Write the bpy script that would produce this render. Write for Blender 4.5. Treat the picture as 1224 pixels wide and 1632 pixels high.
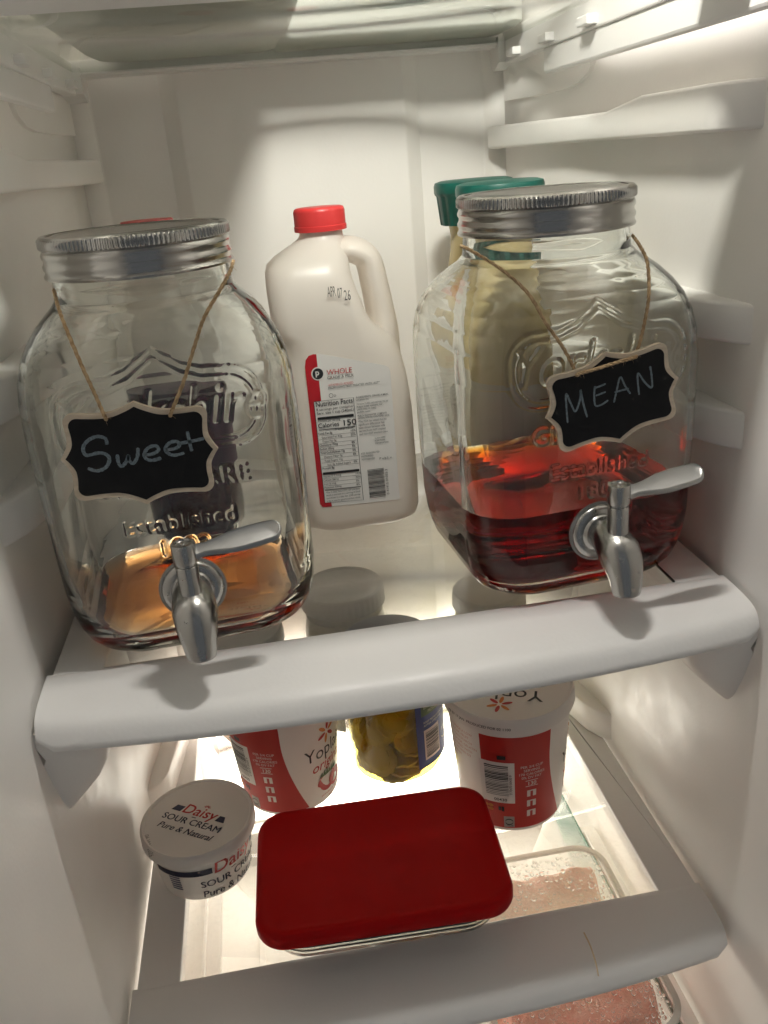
import bpy, bmesh, math, random
import numpy as np
from mathutils import Vector, Matrix
random.seed(7); np.random.seed(7)
S = bpy.context.scene
for o in list(bpy.data.objects): bpy.data.objects.remove(o)
R_ = math.radians

# ------------------------------------------------------------------ camera (at the origin; x right, y into the fridge, z up)
F_PX, PX, PY = 1369.0, 612.0, 816.0
CR = np.array([[0.98494321, -0.13201064, 0.11162464], [-0.15334276, -0.3689601, 0.91670848], [-0.07983024, -0.92002263, -0.38364762]])
cd = bpy.data.cameras.new("camera"); cam = bpy.data.objects.new("camera", cd); S.collection.objects.link(cam)
cd.sensor_fit = 'VERTICAL'; cd.sensor_height = 24.0; cd.lens = F_PX / 1632.0 * 24.0
cd.clip_start = 0.01; cd.clip_end = 50
M3 = Matrix(((CR[0][0], -CR[0][1], -CR[0][2]), (CR[1][0], -CR[1][1], -CR[1][2]), (CR[2][0], -CR[2][1], -CR[2][2])))
cam.matrix_world = M3.to_4x4()
S.camera = cam

# ------------------------------------------------------------------ world: a dim kitchen outside the open door
w = bpy.data.worlds.new("World"); S.world = w; w.use_nodes = True
bg = w.node_tree.nodes["Background"]; bg.inputs[0].default_value = (0.88, 0.94, 1.0, 1); bg.inputs[1].default_value = 0.14
S.view_settings.view_transform = 'Standard'; S.view_settings.look = 'None'
S.view_settings.exposure = 0.12; S.view_settings.gamma = 1.0
S.render.engine = 'CYCLES'
c = S.cycles
c.use_denoising = True; c.max_bounces = 18; c.diffuse_bounces = 9; c.glossy_bounces = 5; c.transmission_bounces = 14
c.transparent_max_bounces = 24; c.volume_bounces = 0; c.sample_clamp_indirect = 4.0; c.blur_glossy = 0.4
c.caustics_reflective = True; c.caustics_refractive = True; c.use_adaptive_sampling = True; c.adaptive_threshold = 0.04; c.adaptive_min_samples = 24

LAMP_COL = (1.0, 0.965, 0.90); PANEL_COL = (1.0, 0.93, 0.81)
TOP_LAMP_POS = (0.11, 0.40, 0.262); TOP_LAMP_STRENGTH = 450.0
PANEL_STRENGTH = 8.0

ZU, ZL, ZT, Z3 = -0.2841, -0.5636, 0.083, -0.690      # shelf levels (top faces; ZT is an underside)
YB = 0.875                                             # back wall

# ------------------------------------------------------------------ helpers
def ray(px, py):
    return CR @ np.array([px - PX, py - PY, F_PX])
def at_y(px, py, y):
    r = ray(px, py); return r * (y / r[1])
def at_z(px, py, z):
    r = ray(px, py); return r * (z / r[2])

def new_mesh(name, verts, faces, mat=None, parent=None, smooth=True, loc=None):
    me = bpy.data.meshes.new(name)
    me.from_pydata([tuple(map(float, v)) for v in verts], [], faces)
    me.update()
    if smooth:
        me.polygons.foreach_set('use_smooth', [True] * len(me.polygons))
    ob = bpy.data.objects.new(name, me)
    S.collection.objects.link(ob)
    if mat: me.materials.append(mat)
    if parent: ob.parent = parent
    if loc: ob.location = loc
    return ob

def bm_obj(name, bm, mat=None, parent=None, smooth=False, loc=None):
    me = bpy.data.meshes.new(name); bm.normal_update(); bm.to_mesh(me); bm.free()
    if smooth: me.polygons.foreach_set('use_smooth', [True] * len(me.polygons))
    ob = bpy.data.objects.new(name, me); S.collection.objects.link(ob)
    if mat: me.materials.append(mat)
    if parent: ob.parent = parent
    if loc: ob.location = loc
    return ob

def thing(name, label, cat, loc=(0, 0, 0), rz=0.0, group=None):
    o = bpy.data.objects.new(name, None); S.collection.objects.link(o)
    o.location = loc; o.rotation_euler = (0, 0, rz); o.empty_display_size = .02
    o['label'] = label; o['category'] = cat
    if group: o['group'] = group
    return o
def tag(o, label, cat, group=None):
    o['label'] = label; o['category'] = cat
    if group: o['group'] = group
    return o

def autosmooth(ob, ang=40):
    me = ob.data
    bm = bmesh.new(); bm.from_mesh(me)
    for e in bm.edges:
        if len(e.link_faces) == 2 and e.calc_face_angle(0) > R_(ang): e.smooth = False
    bm.to_mesh(me); bm.free()
    me.polygons.foreach_set('use_smooth', [True] * len(me.polygons))
    return ob

def flat_big(o, amin):
    for p in o.data.polygons:
        if p.area > amin: p.use_smooth = False
    return o
def box(name, x0, x1, y0, y1, z0, z1, mat, parent=None, bev=0.001, seg=2, loc=None):
    bm = bmesh.new()
    bmesh.ops.create_cube(bm, size=1.0)
    for v in bm.verts:
        v.co = ((x0 + x1) / 2 + v.co.x * (x1 - x0), (y0 + y1) / 2 + v.co.y * (y1 - y0), (z0 + z1) / 2 + v.co.z * (z1 - z0))
    if bev > 0:
        bmesh.ops.bevel(bm, geom=bm.edges[:], offset=bev, segments=seg, affect='EDGES', profile=0.5)
    bmesh.ops.recalc_face_normals(bm, faces=bm.faces)
    o = autosmooth(bm_obj(name, bm, mat, parent, loc=loc))
    return flat_big(o, max(bev * bev * 6, 1e-9)) if bev > 0 else o

def ring_faces(nr, n, closed=True, flip=False):
    f = []
    m = n if closed else n - 1
    for i in range(nr - 1):
        for j in range(m):
            k = (j + 1) % n
            q = (i * n + j, i * n + k, (i + 1) * n + k, (i + 1) * n + j)
            f.append(q[::-1] if flip else q)
    return f

def lathe(name, prof, mat, parent=None, n=64, cap0=True, cap1=True, rfun=None, smooth_ang=50, loc=None):
    """prof: (r, z) from the bottom outwards and up"""
    v = []
    for (r, z) in prof:
        for j in range(n):
            a = 2 * math.pi * j / n
            rr = r if rfun is None else rfun(r, z, a, j)
            v.append((rr * math.cos(a), rr * math.sin(a), z))
    f = ring_faces(len(prof), n)
    if cap0: f.append(tuple(range(n - 1, -1, -1)))
    if cap1: f.append(tuple(range((len(prof) - 1) * n, len(prof) * n)))
    return autosmooth(new_mesh(name, v, f, mat, parent, loc=loc), smooth_ang)

def rrect(hx, hy, r, n=8, cx=0, cy=0):
    """rounded rectangle, counter-clockwise"""
    pts = []
    r = min(r, hx * .999, hy * .999)
    for (sx, sy, a0) in ((1, -1, -90), (1, 1, 0), (-1, 1, 90), (-1, -1, 180)):
        for k in range(n + 1):
            a = R_(a0 + 90 * k / n)
            pts.append((cx + sx * (hx - r) + r * math.cos(a), cy + sy * (hy - r) + r * math.sin(a)))
    return pts

def loft(name, secs, mat, parent=None, cap0=True, cap1=True, smooth_ang=45, loc=None):
    """secs: list of (list of xy points, z)"""
    n = len(secs[0][0]); v = []
    for pts, z in secs:
        for p in pts: v.append((p[0], p[1], z))
    f = ring_faces(len(secs), n)
    if cap0: f.append(tuple(range(n - 1, -1, -1)))
    if cap1: f.append(tuple(range((len(secs) - 1) * n, len(secs) * n)))
    return autosmooth(new_mesh(name, v, f, mat, parent, loc=loc), smooth_ang)

def smooth_path(pts, sub=6):
    P = [np.array(p, float) for p in pts]; out = []
    for i in range(len(P) - 1):
        p0 = P[max(i - 1, 0)]; p1 = P[i]; p2 = P[i + 1]; p3 = P[min(i + 2, len(P) - 1)]
        for k in range(sub):
            t = k / sub
            out.append(0.5 * ((2 * p1) + (-p0 + p2) * t + (2 * p0 - 5 * p1 + 4 * p2 - p3) * t * t + (-p0 + 3 * p1 - 3 * p2 + p3) * t ** 3))
    out.append(P[-1]); return out

def tube_data(path, rad, n=10, up=(0.3, 0.2, 1), flat=None):
    v = []; f = []
    P = [np.array(p, float) for p in path]
    for i, p in enumerate(P):
        t = P[min(i + 1, len(P) - 1)] - P[max(i - 1, 0)]; t = t / (np.linalg.norm(t) + 1e-12)
        a = np.cross(t, np.array(up, float)); a /= (np.linalg.norm(a) + 1e-12); b = np.cross(t, a)
        r = rad[i] if hasattr(rad, '__len__') else rad
        ra, rb = (r, r) if flat is None else (r, r * flat)
        for j in range(n):
            an = 2 * math.pi * j / n
            v.append(p + a * ra * math.cos(an) + b * rb * math.sin(an))
    f = ring_faces(len(P), n)
    f.append(tuple(range(n - 1, -1, -1))); f.append(tuple(range((len(P) - 1) * n, len(P) * n)))
    return v, f
def tube(name, path, rad, mat, parent=None, n=12, up=(0.3, 0.2, 1), flat=None, loc=None):
    v, f = tube_data(path, rad, n, up, flat)
    return autosmooth(new_mesh(name, v, f, mat, parent, loc=loc), 60)

def ribbon_tri(path, wd):
    """flat ribbon along a 2-d polyline"""
    P = [np.array(p, float) for p in path]; v = []; f = []
    for i, p in enumerate(P):
        t = P[min(i + 1, len(P) - 1)] - P[max(i - 1, 0)]; t /= (np.linalg.norm(t) + 1e-12)
        nrm = np.array((-t[1], t[0])); w_ = wd if not hasattr(wd, '__len__') else wd[i]
        v += [p + nrm * w_ / 2, p - nrm * w_ / 2]
    for i in range(len(P) - 1): f.append((2 * i, 2 * i + 1, 2 * i + 3, 2 * i + 2))
    return v, f

_tc = {}
def text2d(s, size=1.0, align='LEFT', shear=0.0, bold=0.0, sx=1.0, spacing=1.0):
    """flat outline lettering: vertices (x, y) and faces; size is the em height"""
    key = (s, align, shear, bold, spacing)
    if key not in _tc:
        cu = bpy.data.curves.new('t', 'FONT'); cu.body = s; cu.align_x = align; cu.shear = shear; cu.offset = bold
        cu.space_character = spacing; cu.resolution_u = 3; cu.size = 1.0
        ob = bpy.data.objects.new('t', cu); S.collection.objects.link(ob)
        dg = bpy.context.evaluated_depsgraph_get()
        me = bpy.data.meshes.new_from_object(ob.evaluated_get(dg))
        v = np.array([(q.co.x, q.co.y) for q in me.vertices]).reshape(-1, 2); f = [tuple(p.vertices) for p in me.polygons]
        bpy.data.objects.remove(ob); bpy.data.curves.remove(cu); bpy.data.meshes.remove(me)
        _tc[key] = (v, f)
    v, f = _tc[key]
    return v * np.array([size * sx, size]), f

class Print:
    """collects flat print (x, y) and maps it onto a surface as one mesh"""
    def __init__(s): s.v = []; s.f = []
    def add(s, v, f):
        b = len(s.v); s.v += [tuple(p) for p in v]; s.f += [tuple(i + b for i in q) for q in f]
    def text(s, t, x, y, size, **k):
        rot = k.pop('rot', 0.0)
        v, f = text2d(t, size, **k); ca, sa = math.cos(rot), math.sin(rot)
        s.add([(x + p[0] * ca - p[1] * sa, y + p[0] * sa + p[1] * ca) for p in v], f)
    def rect(s, x0, y0, x1, y1, n=1):
        for i in range(n):
            a = x0 + (x1 - x0) * i / n; b = x0 + (x1 - x0) * (i + 1) / n
            s.add([(a, y0), (b, y0), (b, y1), (a, y1)], [(0, 1, 2, 3)])
    def poly(s, pts): s.add(pts, [tuple(range(len(pts)))])
    def line(s, pts, wd, closed=False):
        if closed: pts = list(pts) + [pts[0]]
        v, f = ribbon_tri(pts, wd); s.add(v, f)
    def disc(s, x, y, r, n=24, ry=None):
        ry = ry or r
        s.poly([(x + r * math.cos(2 * math.pi * k / n), y + ry * math.sin(2 * math.pi * k / n)) for k in range(n)])
    def bars_h(s, x0, x1, y0, y1, n, seed=1):
        rn = random.Random(seed); y = y0; st = (y1 - y0) / n
        for i in range(n):
            t = st * rn.choice((.25, .35, .5, .7)); s.rect(x0, y, x1, y + t, 3); y += st
    def build(s, name, fn, mat, parent, loc=None):
        return new_mesh(name, [fn(*p) for p in s.v], s.f, mat, parent, smooth=False, loc=loc)

# ------------------------------------------------------------------ materials
def mat(name, col=(.8, .8, .8), rough=.5, metal=0.0, spec=.5, **k):
    m = bpy.data.materials.new(name); m.use_nodes = True
    b = m.node_tree.nodes['Principled BSDF']
    b.inputs['Base Color'].default_value = (*col, 1); b.inputs['Roughness'].default_value = rough
    b.inputs['Metallic'].default_value = metal; b.inputs['Specular IOR Level'].default_value = spec
    for kk, vv in k.items(): b.inputs[kk.replace('_', ' ')].default_value = vv
    return m
def N(m, t): return m.node_tree.nodes.new(t)
def L(m, a, b): m.node_tree.links.new(a, b)
def noise(m, scale, detail=4, rough=.5, vec=None, dist=0.0):
    n = N(m, 'ShaderNodeTexNoise'); n.inputs['Scale'].default_value = scale; n.inputs['Detail'].default_value = detail
    n.inputs['Roughness'].default_value = rough; n.inputs['Distortion'].default_value = dist
    tc = N(m, 'ShaderNodeTexCoord')
    if vec:
        mp = N(m, 'ShaderNodeMapping'); mp.inputs['Scale'].default_value = vec; L(m, tc.outputs['Object'], mp.inputs[0]); L(m, mp.outputs[0], n.inputs[0])
    else: L(m, tc.outputs['Object'], n.inputs[0])
    return n
def ramp(m, src, stops):
    r = N(m, 'ShaderNodeValToRGB'); e = r.color_ramp.elements
    e[0].position, e[0].color = stops[0][0], (*stops[0][1], 1); e[1].position, e[1].color = stops[-1][0], (*stops[-1][1], 1)
    for p, c_ in stops[1:-1]:
        q = e.new(p); q.color = (*c_, 1)
    L(m, src, r.inputs[0]); return r
def bump(m, src, strength, dist=.001):
    b = N(m, 'ShaderNodeBump'); b.inputs['Strength'].default_value = strength; b.inputs['Distance'].default_value = dist
    L(m, src, b.inputs['Height']); L(m, b.outputs[0], m.node_tree.nodes['Principled BSDF'].inputs['Normal']); return b
def vary(m, n, lo, hi, a=.3, b=.7):
    r = ramp(m, n.outputs[0], [(a, lo), (b, hi)]); L(m, r.outputs[0], m.node_tree.nodes['Principled BSDF'].inputs['Base Color'])
def vary_rough(m, n, lo, hi, a=.3, b=.7):
    r = ramp(m, n.outputs[0], [(a, (lo,) * 3), (b, (hi,) * 3)]); L(m, r.outputs[0], m.node_tree.nodes['Principled BSDF'].inputs['Roughness'])

def plastic(name, col, rough=.42, dirt=.04):
    m = mat(name, col, rough, spec=.45)
    n = noise(m, 9, 2, .62); vary(m, n, tuple(x * (1 - dirt) for x in col), col, .32, .62)
    n2 = noise(m, 420, 0); bump(m, n2.outputs[0], .10, .0006)
    n3 = noise(m, 26, 2, .7); vary_rough(m, n3, rough * .8, rough * 1.25)
    return m
M_liner = plastic('liner plastic', (.87, .85, .82), .40)
M_frame = plastic('shelf frame plastic', (.81, .80, .785), .36)
M_black = mat('near black', (.012, .012, .014), .55)
M_print_black = mat('black ink', (.02, .02, .022), .5)

def thin_glass(name, tint, ior=1.46, rough=.02, dirt=0.0):
    m = bpy.data.materials.new(name); m.use_nodes = True; t = m.node_tree; t.nodes.clear()
    out = N(m, 'ShaderNodeOutputMaterial'); mix = N(m, 'ShaderNodeMixShader'); tr = N(m, 'ShaderNodeBsdfTransparent'); gl = N(m, 'ShaderNodeBsdfGlossy')
    fr = N(m, 'ShaderNodeFresnel'); ge = N(m, 'ShaderNodeNewGeometry'); mm = N(m, 'ShaderNodeMix'); mm.data_type = 'FLOAT'
    mm.inputs[2].default_value = ior; mm.inputs[3].default_value = 1 / ior
    L(m, ge.outputs['Backfacing'], mm.inputs[0]); L(m, mm.outputs[0], fr.inputs[0])
    tr.inputs[0].default_value = (*tint, 1); gl.inputs['Roughness'].default_value = rough; gl.inputs[0].default_value = (1, 1, 1, 1)
    L(m, fr.outputs[0], mix.inputs[0]); L(m, tr.outputs[0], mix.inputs[1]); L(m, gl.outputs[0], mix.inputs[2])
    if dirt > 0:                                            # finger marks and dried splashes: a faint diffuse veil
        df = N(m, 'ShaderNodeBsdfDiffuse'); df.inputs[0].default_value = (.7, .66, .56, 1)
        n1 = noise(m, 7, 2, .7); n2 = noise(m, 95, 2, .75, dist=2.0)
        mu = N(m, 'ShaderNodeMath'); mu.operation = 'MULTIPLY'
        r1 = ramp(m, n1.outputs[0], [(.35, (.25,) * 3), (.7, (1,) * 3)]); r2 = ramp(m, n2.outputs[0], [(.50, (.12,) * 3), (.72, (1,) * 3)])
        L(m, r1.outputs[0], mu.inputs[0]); L(m, r2.outputs[0], mu.inputs[1])
        m2 = N(m, 'ShaderNodeMath'); m2.operation = 'MULTIPLY'; m2.inputs[1].default_value = dirt; L(m, mu.outputs[0], m2.inputs[0])
        mx = N(m, 'ShaderNodeMixShader'); L(m, m2.outputs[0], mx.inputs[0]); L(m, mix.outputs[0], mx.inputs[1]); L(m, df.outputs[0], mx.inputs[2])
        L(m, mx.outputs[0], out.inputs[0])
    else: L(m, mix.outputs[0], out.inputs[0])
    return m
M_pane = thin_glass('shelf glass', (.982, .985, .975), dirt=.07)
M_pane_top = thin_glass('top shelf glass', (.925, .935, .915), dirt=.05)
M_pane_clean = thin_glass('clear plastic', (.97, .97, .965))

def real_glass(name, col, rough=0.0, ior=1.47):
    m = bpy.data.materials.new(name); m.use_nodes = True; t = m.node_tree; t.nodes.clear()
    out = N(m, 'ShaderNodeOutputMaterial'); g = N(m, 'ShaderNodeBsdfGlass'); g.inputs['Color'].default_value = (*col, 1)
    g.inputs['Roughness'].default_value = rough; g.inputs['IOR'].default_value = ior
    n = noise(m, 16, 3, .5); b = N(m, 'ShaderNodeBump'); b.inputs['Strength'].default_value = .05; b.inputs['Distance'].default_value = .004
    L(m, n.outputs[0], b.inputs['Height']); L(m, b.outputs[0], g.inputs['Normal']); L(m, g.outputs[0], out.inputs[0]); return m
M_jar = real_glass('dispenser glass', (.985, .993, .985))
M_jar2 = real_glass('food dish glass', (.97, .98, .975))

def tea(name, a, level, ior=1.335):
    """a: absorption per metre in r, g, b; the free surface meets air, the sides meet the jar glass"""
    m = bpy.data.materials.new(name); m.use_nodes = True; t = m.node_tree; t.nodes.clear()
    out = N(m, 'ShaderNodeOutputMaterial'); gl = N(m, 'ShaderNodeBsdfGlass')
    tc = N(m, 'ShaderNodeTexCoord'); sp = N(m, 'ShaderNodeSeparateXYZ'); gt = N(m, 'ShaderNodeMath'); gt.operation = 'GREATER_THAN'; gt.inputs[1].default_value = level - .0004
    mx = N(m, 'ShaderNodeMix'); mx.data_type = 'FLOAT'; mx.inputs[2].default_value = ior / 1.47; mx.inputs[3].default_value = ior
    L(m, tc.outputs['Object'], sp.inputs[0]); L(m, sp.outputs[2], gt.inputs[0]); L(m, gt.outputs[0], mx.inputs[0]); L(m, mx.outputs[0], gl.inputs['IOR'])
    va = N(m, 'ShaderNodeVolumeAbsorption'); d = max(a)
    va.inputs['Density'].default_value = d; va.inputs['Color'].default_value = tuple(1 - x / d for x in a) + (1,)
    L(m, gl.outputs[0], out.inputs[0]); L(m, va.outputs[0], out.inputs[1]); return m
LEVEL_L, LEVEL_R = .0205, .0660
M_tea = tea('strong tea', (8, 58, 190), LEVEL_R); M_tea_pale = tea('last of the tea', (7, 62, 150), LEVEL_L)

def metal(name, col, rough, stretch=(1, 1, 60), aniso=.0):
    m = mat(name, col, rough, 1.0); n = noise(m, 60, 3, .6, stretch); vary_rough(m, n, rough * .9, rough * 1.12)
    n2 = noise(m, 14, 2, .5); vary(m, n2, tuple(x * .93 for x in col), col)
    return m
M_lid = metal('tin lid', (.46, .45, .43), .22, (1, 1, 40))
M_faucet = metal('brushed steel', (.47, .46, .44), .25, (3, 3, 3))
M_lever = metal('lever steel', (.42, .42, .41), .34, (1, 30, 30))
M_wood = mat('pale plywood edge', (.62, .52, .40), .6); vary(M_wood, noise(M_wood, 60, 5, .6, (1, 1, 6)), (.52, .43, .32), (.68, .58, .46))
M_chalkboard = mat('chalkboard paint', (.010, .010, .011), .62, spec=.25); vary_rough(M_chalkboard, noise(M_chalkboard, 60, 5), .5, .75)
M_chalk = mat('chalk', (.17, .21, .235), .9, spec=.1); vary(M_chalk, noise(M_chalk, 900, 3), (.11, .14, .16), (.23, .28, .31))
M_twine = mat('jute twine', (.36, .24, .13), .9, spec=.1); vary(M_twine, noise(M_twine, 380, 4), (.30, .20, .11), (.60, .44, .27)); bump(M_twine, noise(M_twine, 700, 3).outputs[0], .8, .0006)
M_hdpe = bpy.data.materials.new('milky plastic'); M_hdpe.use_nodes = True
def _hdpe(m, col, tr):
    t = m.node_tree; b = t.nodes['Principled BSDF']; out = t.nodes['Material Output']
    b.inputs['Base Color'].default_value = (*col, 1); b.inputs['Roughness'].default_value = .34
    tl = N(m, 'ShaderNodeBsdfTranslucent'); tl.inputs[0].default_value = (*[x * .98 for x in col], 1)
    mx = N(m, 'ShaderNodeMixShader'); mx.inputs[0].default_value = tr; L(m, b.outputs[0], mx.inputs[1]); L(m, tl.outputs[0], mx.inputs[2]); L(m, mx.outputs[0], out.inputs[0])
    n = noise(m, 30, 4); bump(m, n.outputs[0], .25, .001)
_hdpe(M_hdpe, (.90, .855, .80), .42)
def translucent(name, col, tr, rough=.4):
    m = bpy.data.materials.new(name); m.use_nodes = True; _hdpe(m, col, tr); m.node_tree.nodes['Principled BSDF'].inputs['Roughness'].default_value = rough; return m
M_tub = translucent('white tub plastic', (.83, .80, .77), .22, .35)
M_tub_red = translucent('red tub print', (.50, .030, .024), .16, .35)
M_redcap = mat('red cap plastic', (.56, .035, .035), .38)
M_redlid = mat('red silicone lid', (.42, .0010, .0015), .42, spec=.14); bump(M_redlid, noise(M_redlid, 300, 2).outputs[0], .12, .0006); vary_rough(M_redlid, noise(M_redlid, 14, 5), .34, .5)
M_redlid.node_tree.nodes['Principled BSDF'].inputs['Coat Weight'].default_value = 0.0
M_label = mat('white label', (.74, .72, .69), .42)
M_labelred = mat('label red', (.45, .012, .02), .42)
M_ink_red = mat('red ink', (.45, .03, .03), .5)
M_ink_navy = mat('navy ink', (.018, .018, .05), .5)
M_ink_orange = mat('orange ink', (.62, .20, .03), .5)
M_ink_green = mat('green ink', (.06, .12, .03), .5)
M_ink_pink = mat('faint pink ink', (.62, .34, .30), .5)
M_ink_white = mat('white ink', (.75, .66, .62), .5)
M_green = mat('dark green cap', (.004, .085, .066), .36)
M_juice = translucent('yellow juice bottle', (.70, .58, .32), .25, .2)
M_grape = mat('grape juice bottle', (.05, .003, .018), .12); M_grape_red = mat('grape juice edge', (.16, .01, .015), .15)
M_bluelid = mat('navy jar lid', (.02, .035, .08), .35)
M_silverlid = mat('dull zinc jar lid', (.13, .13, .12), .42, .5)
M_pickle = mat('pickle slices', (.34, .27, .035), .35); vary(M_pickle, noise(M_pickle, 70, 3), (.36, .28, .03), (.62, .50, .09))
M_pickle_core = mat('pickle flesh', (.55, .46, .12), .4)
M_peach = mat('peach preserve', (.50, .22, .10), .35); vary(M_peach, noise(M_peach, 60, 4), (.35, .14, .06), (.58, .30, .14))
M_olive = mat('olive brine', (.30, .28, .12), .3); vary(M_olive, noise(M_olive, 45, 5), (.07, .065, .035), (.24, .22, .11))
M_lime = mat('lime brine', (.42, .40, .10), .3)
M_meat = mat('pink minced meat', (.62, .25, .17), .45); vary(M_meat, noise(M_meat, 60, 4, .7), (.88, .33, .24), (.97, .58, .47))
bump(M_meat, noise(M_meat, 130, 6, .7).outputs[0], .8, .004)
M_rim = translucent('frosted rim', (.62, .61, .57), .5, .3)
M_drop = real_glass('water drop', (1, 1, 1), 0, 1.33)
M_stew = mat('meat sauce', (.16, .022, .010), .3); vary(M_stew, noise(M_stew, 70, 5), (.07, .010, .006), (.30, .06, .02))
M_apple = mat('apple skin', (.6, .45, .18), .35); vary(M_apple, noise(M_apple, 30, 4), (.55, .10, .06), (.72, .60, .28))
M_card = mat('white carton', (.55, .56, .52), .6)
M_gasket = mat('dark groove', (.05, .045, .04), .7)
M_glassedge = mat('green glass edge', (.02, .12, .085), .15)

def emit(name, col, st):
    m = bpy.data.materials.new(name); m.use_nodes = True; t = m.node_tree; t.nodes.clear()
    out = N(m, 'ShaderNodeOutputMaterial'); e = N(m, 'ShaderNodeEmission'); e.inputs[0].default_value = (*col, 1); e.inputs[1].default_value = st
    L(m, e.outputs[0], out.inputs[0]); return m
M_lamp = emit('lamp bulb', LAMP_COL, TOP_LAMP_STRENGTH)
M_panel = emit('lit lamp lens', PANEL_COL, PANEL_STRENGTH)

# ------------------------------------------------------------------ the liner (setting)
def wall_x(side, y):
    ys = (-.05, .40, .69, .858); xs = ((.306, .2935, .2905, .2505) if side > 0 else (-.178, -.1655, -.162, -.141))
    return float(np.interp(y, ys, xs))
ZTOP, ZBOT = .30, -.86
def side_wall(side, name):
    ys = [-.05, .1, .2, .3, .40, .5, .6, .68, .70, .74, .78, .82, .858]
    zs = np.linspace(ZBOT, ZTOP, 24)
    v = []; n = len(ys)
    for z in zs:
        for y in ys: v.append((wall_x(side, y), y, z))
    f = ring_faces(len(zs), n, closed=False, flip=(side > 0))
    o = new_mesh(name, v, f, M_liner)
    m = o.modifiers.new('thick', 'SOLIDIFY'); m.thickness = .03; m.offset = -1.0
    o['kind'] = 'structure'; return o
wl = side_wall(-1, 'wall_left'); wr = side_wall(1, 'wall_right')

def back_wall():
    # plan profile of the back wall, left to right: chamfer, flat, bevel, proud centre panel, bevel, flat, chamfer
    pr = [(-.141, .858), (-.125, .8745), (-.1235, YB), (-.063, YB), (-.0620, .8742), (-.0485, .8636), (-.0470, .863), (.1560, .863), (.1575, .8636), (.1705, .8742), (.1715, YB), (.2325, YB), (.2345, .8745), (.2505, .858)]
    zs = np.linspace(ZBOT, ZTOP, 12); v = []
    for z in zs:
        for (x, y) in pr: v.append((x, y, z))
    f = ring_faces(len(zs), len(pr), closed=False)
    o = autosmooth(new_mesh('wall_back', v, f, M_liner), 8)
    m = o.modifiers.new('thick', 'SOLIDIFY'); m.thickness = .03; m.offset = -1.0
    o['kind'] = 'structure'
    return o
mat_seam = mat('seam shade', (.42, .40, .37), .6)
wb = back_wall()
o = box('ceiling', -.20, .33, -.05, .90, ZTOP - .005, ZTOP + .03, M_liner, bev=0); o['kind'] = 'structure'
o = box('floor', -.20, .33, -.05, .90, ZBOT - .03, ZBOT + .005, M_liner, bev=0); o['kind'] = 'structure'

def ledge(side, y0, y1, z0, z1, p, parent, nose=.07, step=None, name='shelf_ledge', bev=.0025):
    """moulded support ledge: grows out of the wall over 'nose', runs to the back"""
    plan = []
    ys = [y0 + nose * t for t in np.linspace(0, 1, 9)] + list(np.linspace(y0 + nose + .03, y1, 6))
    inner = []
    for y in ys:
        t = min(1, (y - y0) / nose); g = math.sin(t * math.pi / 2) ** .8
        inner.append((wall_x(side, y) - side * p * g, y))
    outer = [(wall_x(side, y) + side * .004, y) for y in ys]
    v = []; n = len(ys)
    for k, (zz, ins) in enumerate(((z0, .003), (z0 + bev * .3, .0008), (z0 + bev, 0), (z1 - bev, 0), (z1 - bev * .3, .0008), (z1, .003))):
        for i, (x, y) in enumerate(inner):
            zt = zz
            if step and k >= 3 and y < step[0]: zt = zz + step[1]
            v.append((x + side * ins, y, zt))
        if k in (0, 5):
            pass
    rows = 6
    f = ring_faces(rows, n, closed=False, flip=(side < 0))
    b = len(v)
    for (x, y) in outer: v.append((x, y, z0))
    for (x, y) in outer: v.append((x, y, z1 + (step[1] if step and y < step[0] else 0)))
    for i in range(n - 1):
        q = (i, i + 1, b + i + 1, b + i); f.append(q if side < 0 else q[::-1])
        t0 = (rows - 1) * n
        q = (t0 + i, t0 + i + 1, b + n + i + 1, b + n + i); f.append(q[::-1] if side < 0 else q)
    return autosmooth(new_mesh(name, v, f, M_liner, parent), 60)
for side, wall in ((-1, wl), (1, wr)):
    ledge(side, .49, .852, -.004, .0155, .020, wall, nose=.03, step=(.622, .007))
    ledge(side, .484, .852, -.126, -.101, .021, wall)
    ledge(side, .484, .852, -.194, -.168, .021, wall)
    ledge(side, .672, .852, -.562, -.530, .016, wall, nose=.03)
# raised pocket outline above the upper ledge
def pocket(side, wall):
    pts = [(.852, .036), (.80, .036), (.755, .037), (.735, .040), (.722, .047), (.715, .058), (.712, .075), (.712, .10), (.712, .20), (.852, .20)]
    v = [];
    for off in (0.004, -.0035):
        for (y, z) in pts: v.append((wall_x(side, y) + side * off, y, z))
    n = len(pts); f = []
    for i in range(n):
        k = (i + 1) % n; f.append((i, k, n + k, n + i))
    f.append(tuple(range(n, 2 * n)))
    o = new_mesh('pocket_panel', v, f, M_liner, wall)
    bm = bmesh.new(); bm.from_mesh(o.data); bmesh.ops.recalc_face_normals(bm, faces=bm.faces); bm.to_mesh(o.data); bm.free(); autosmooth(o, 60)
pocket(1, wr); pocket(-1, wl)
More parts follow.
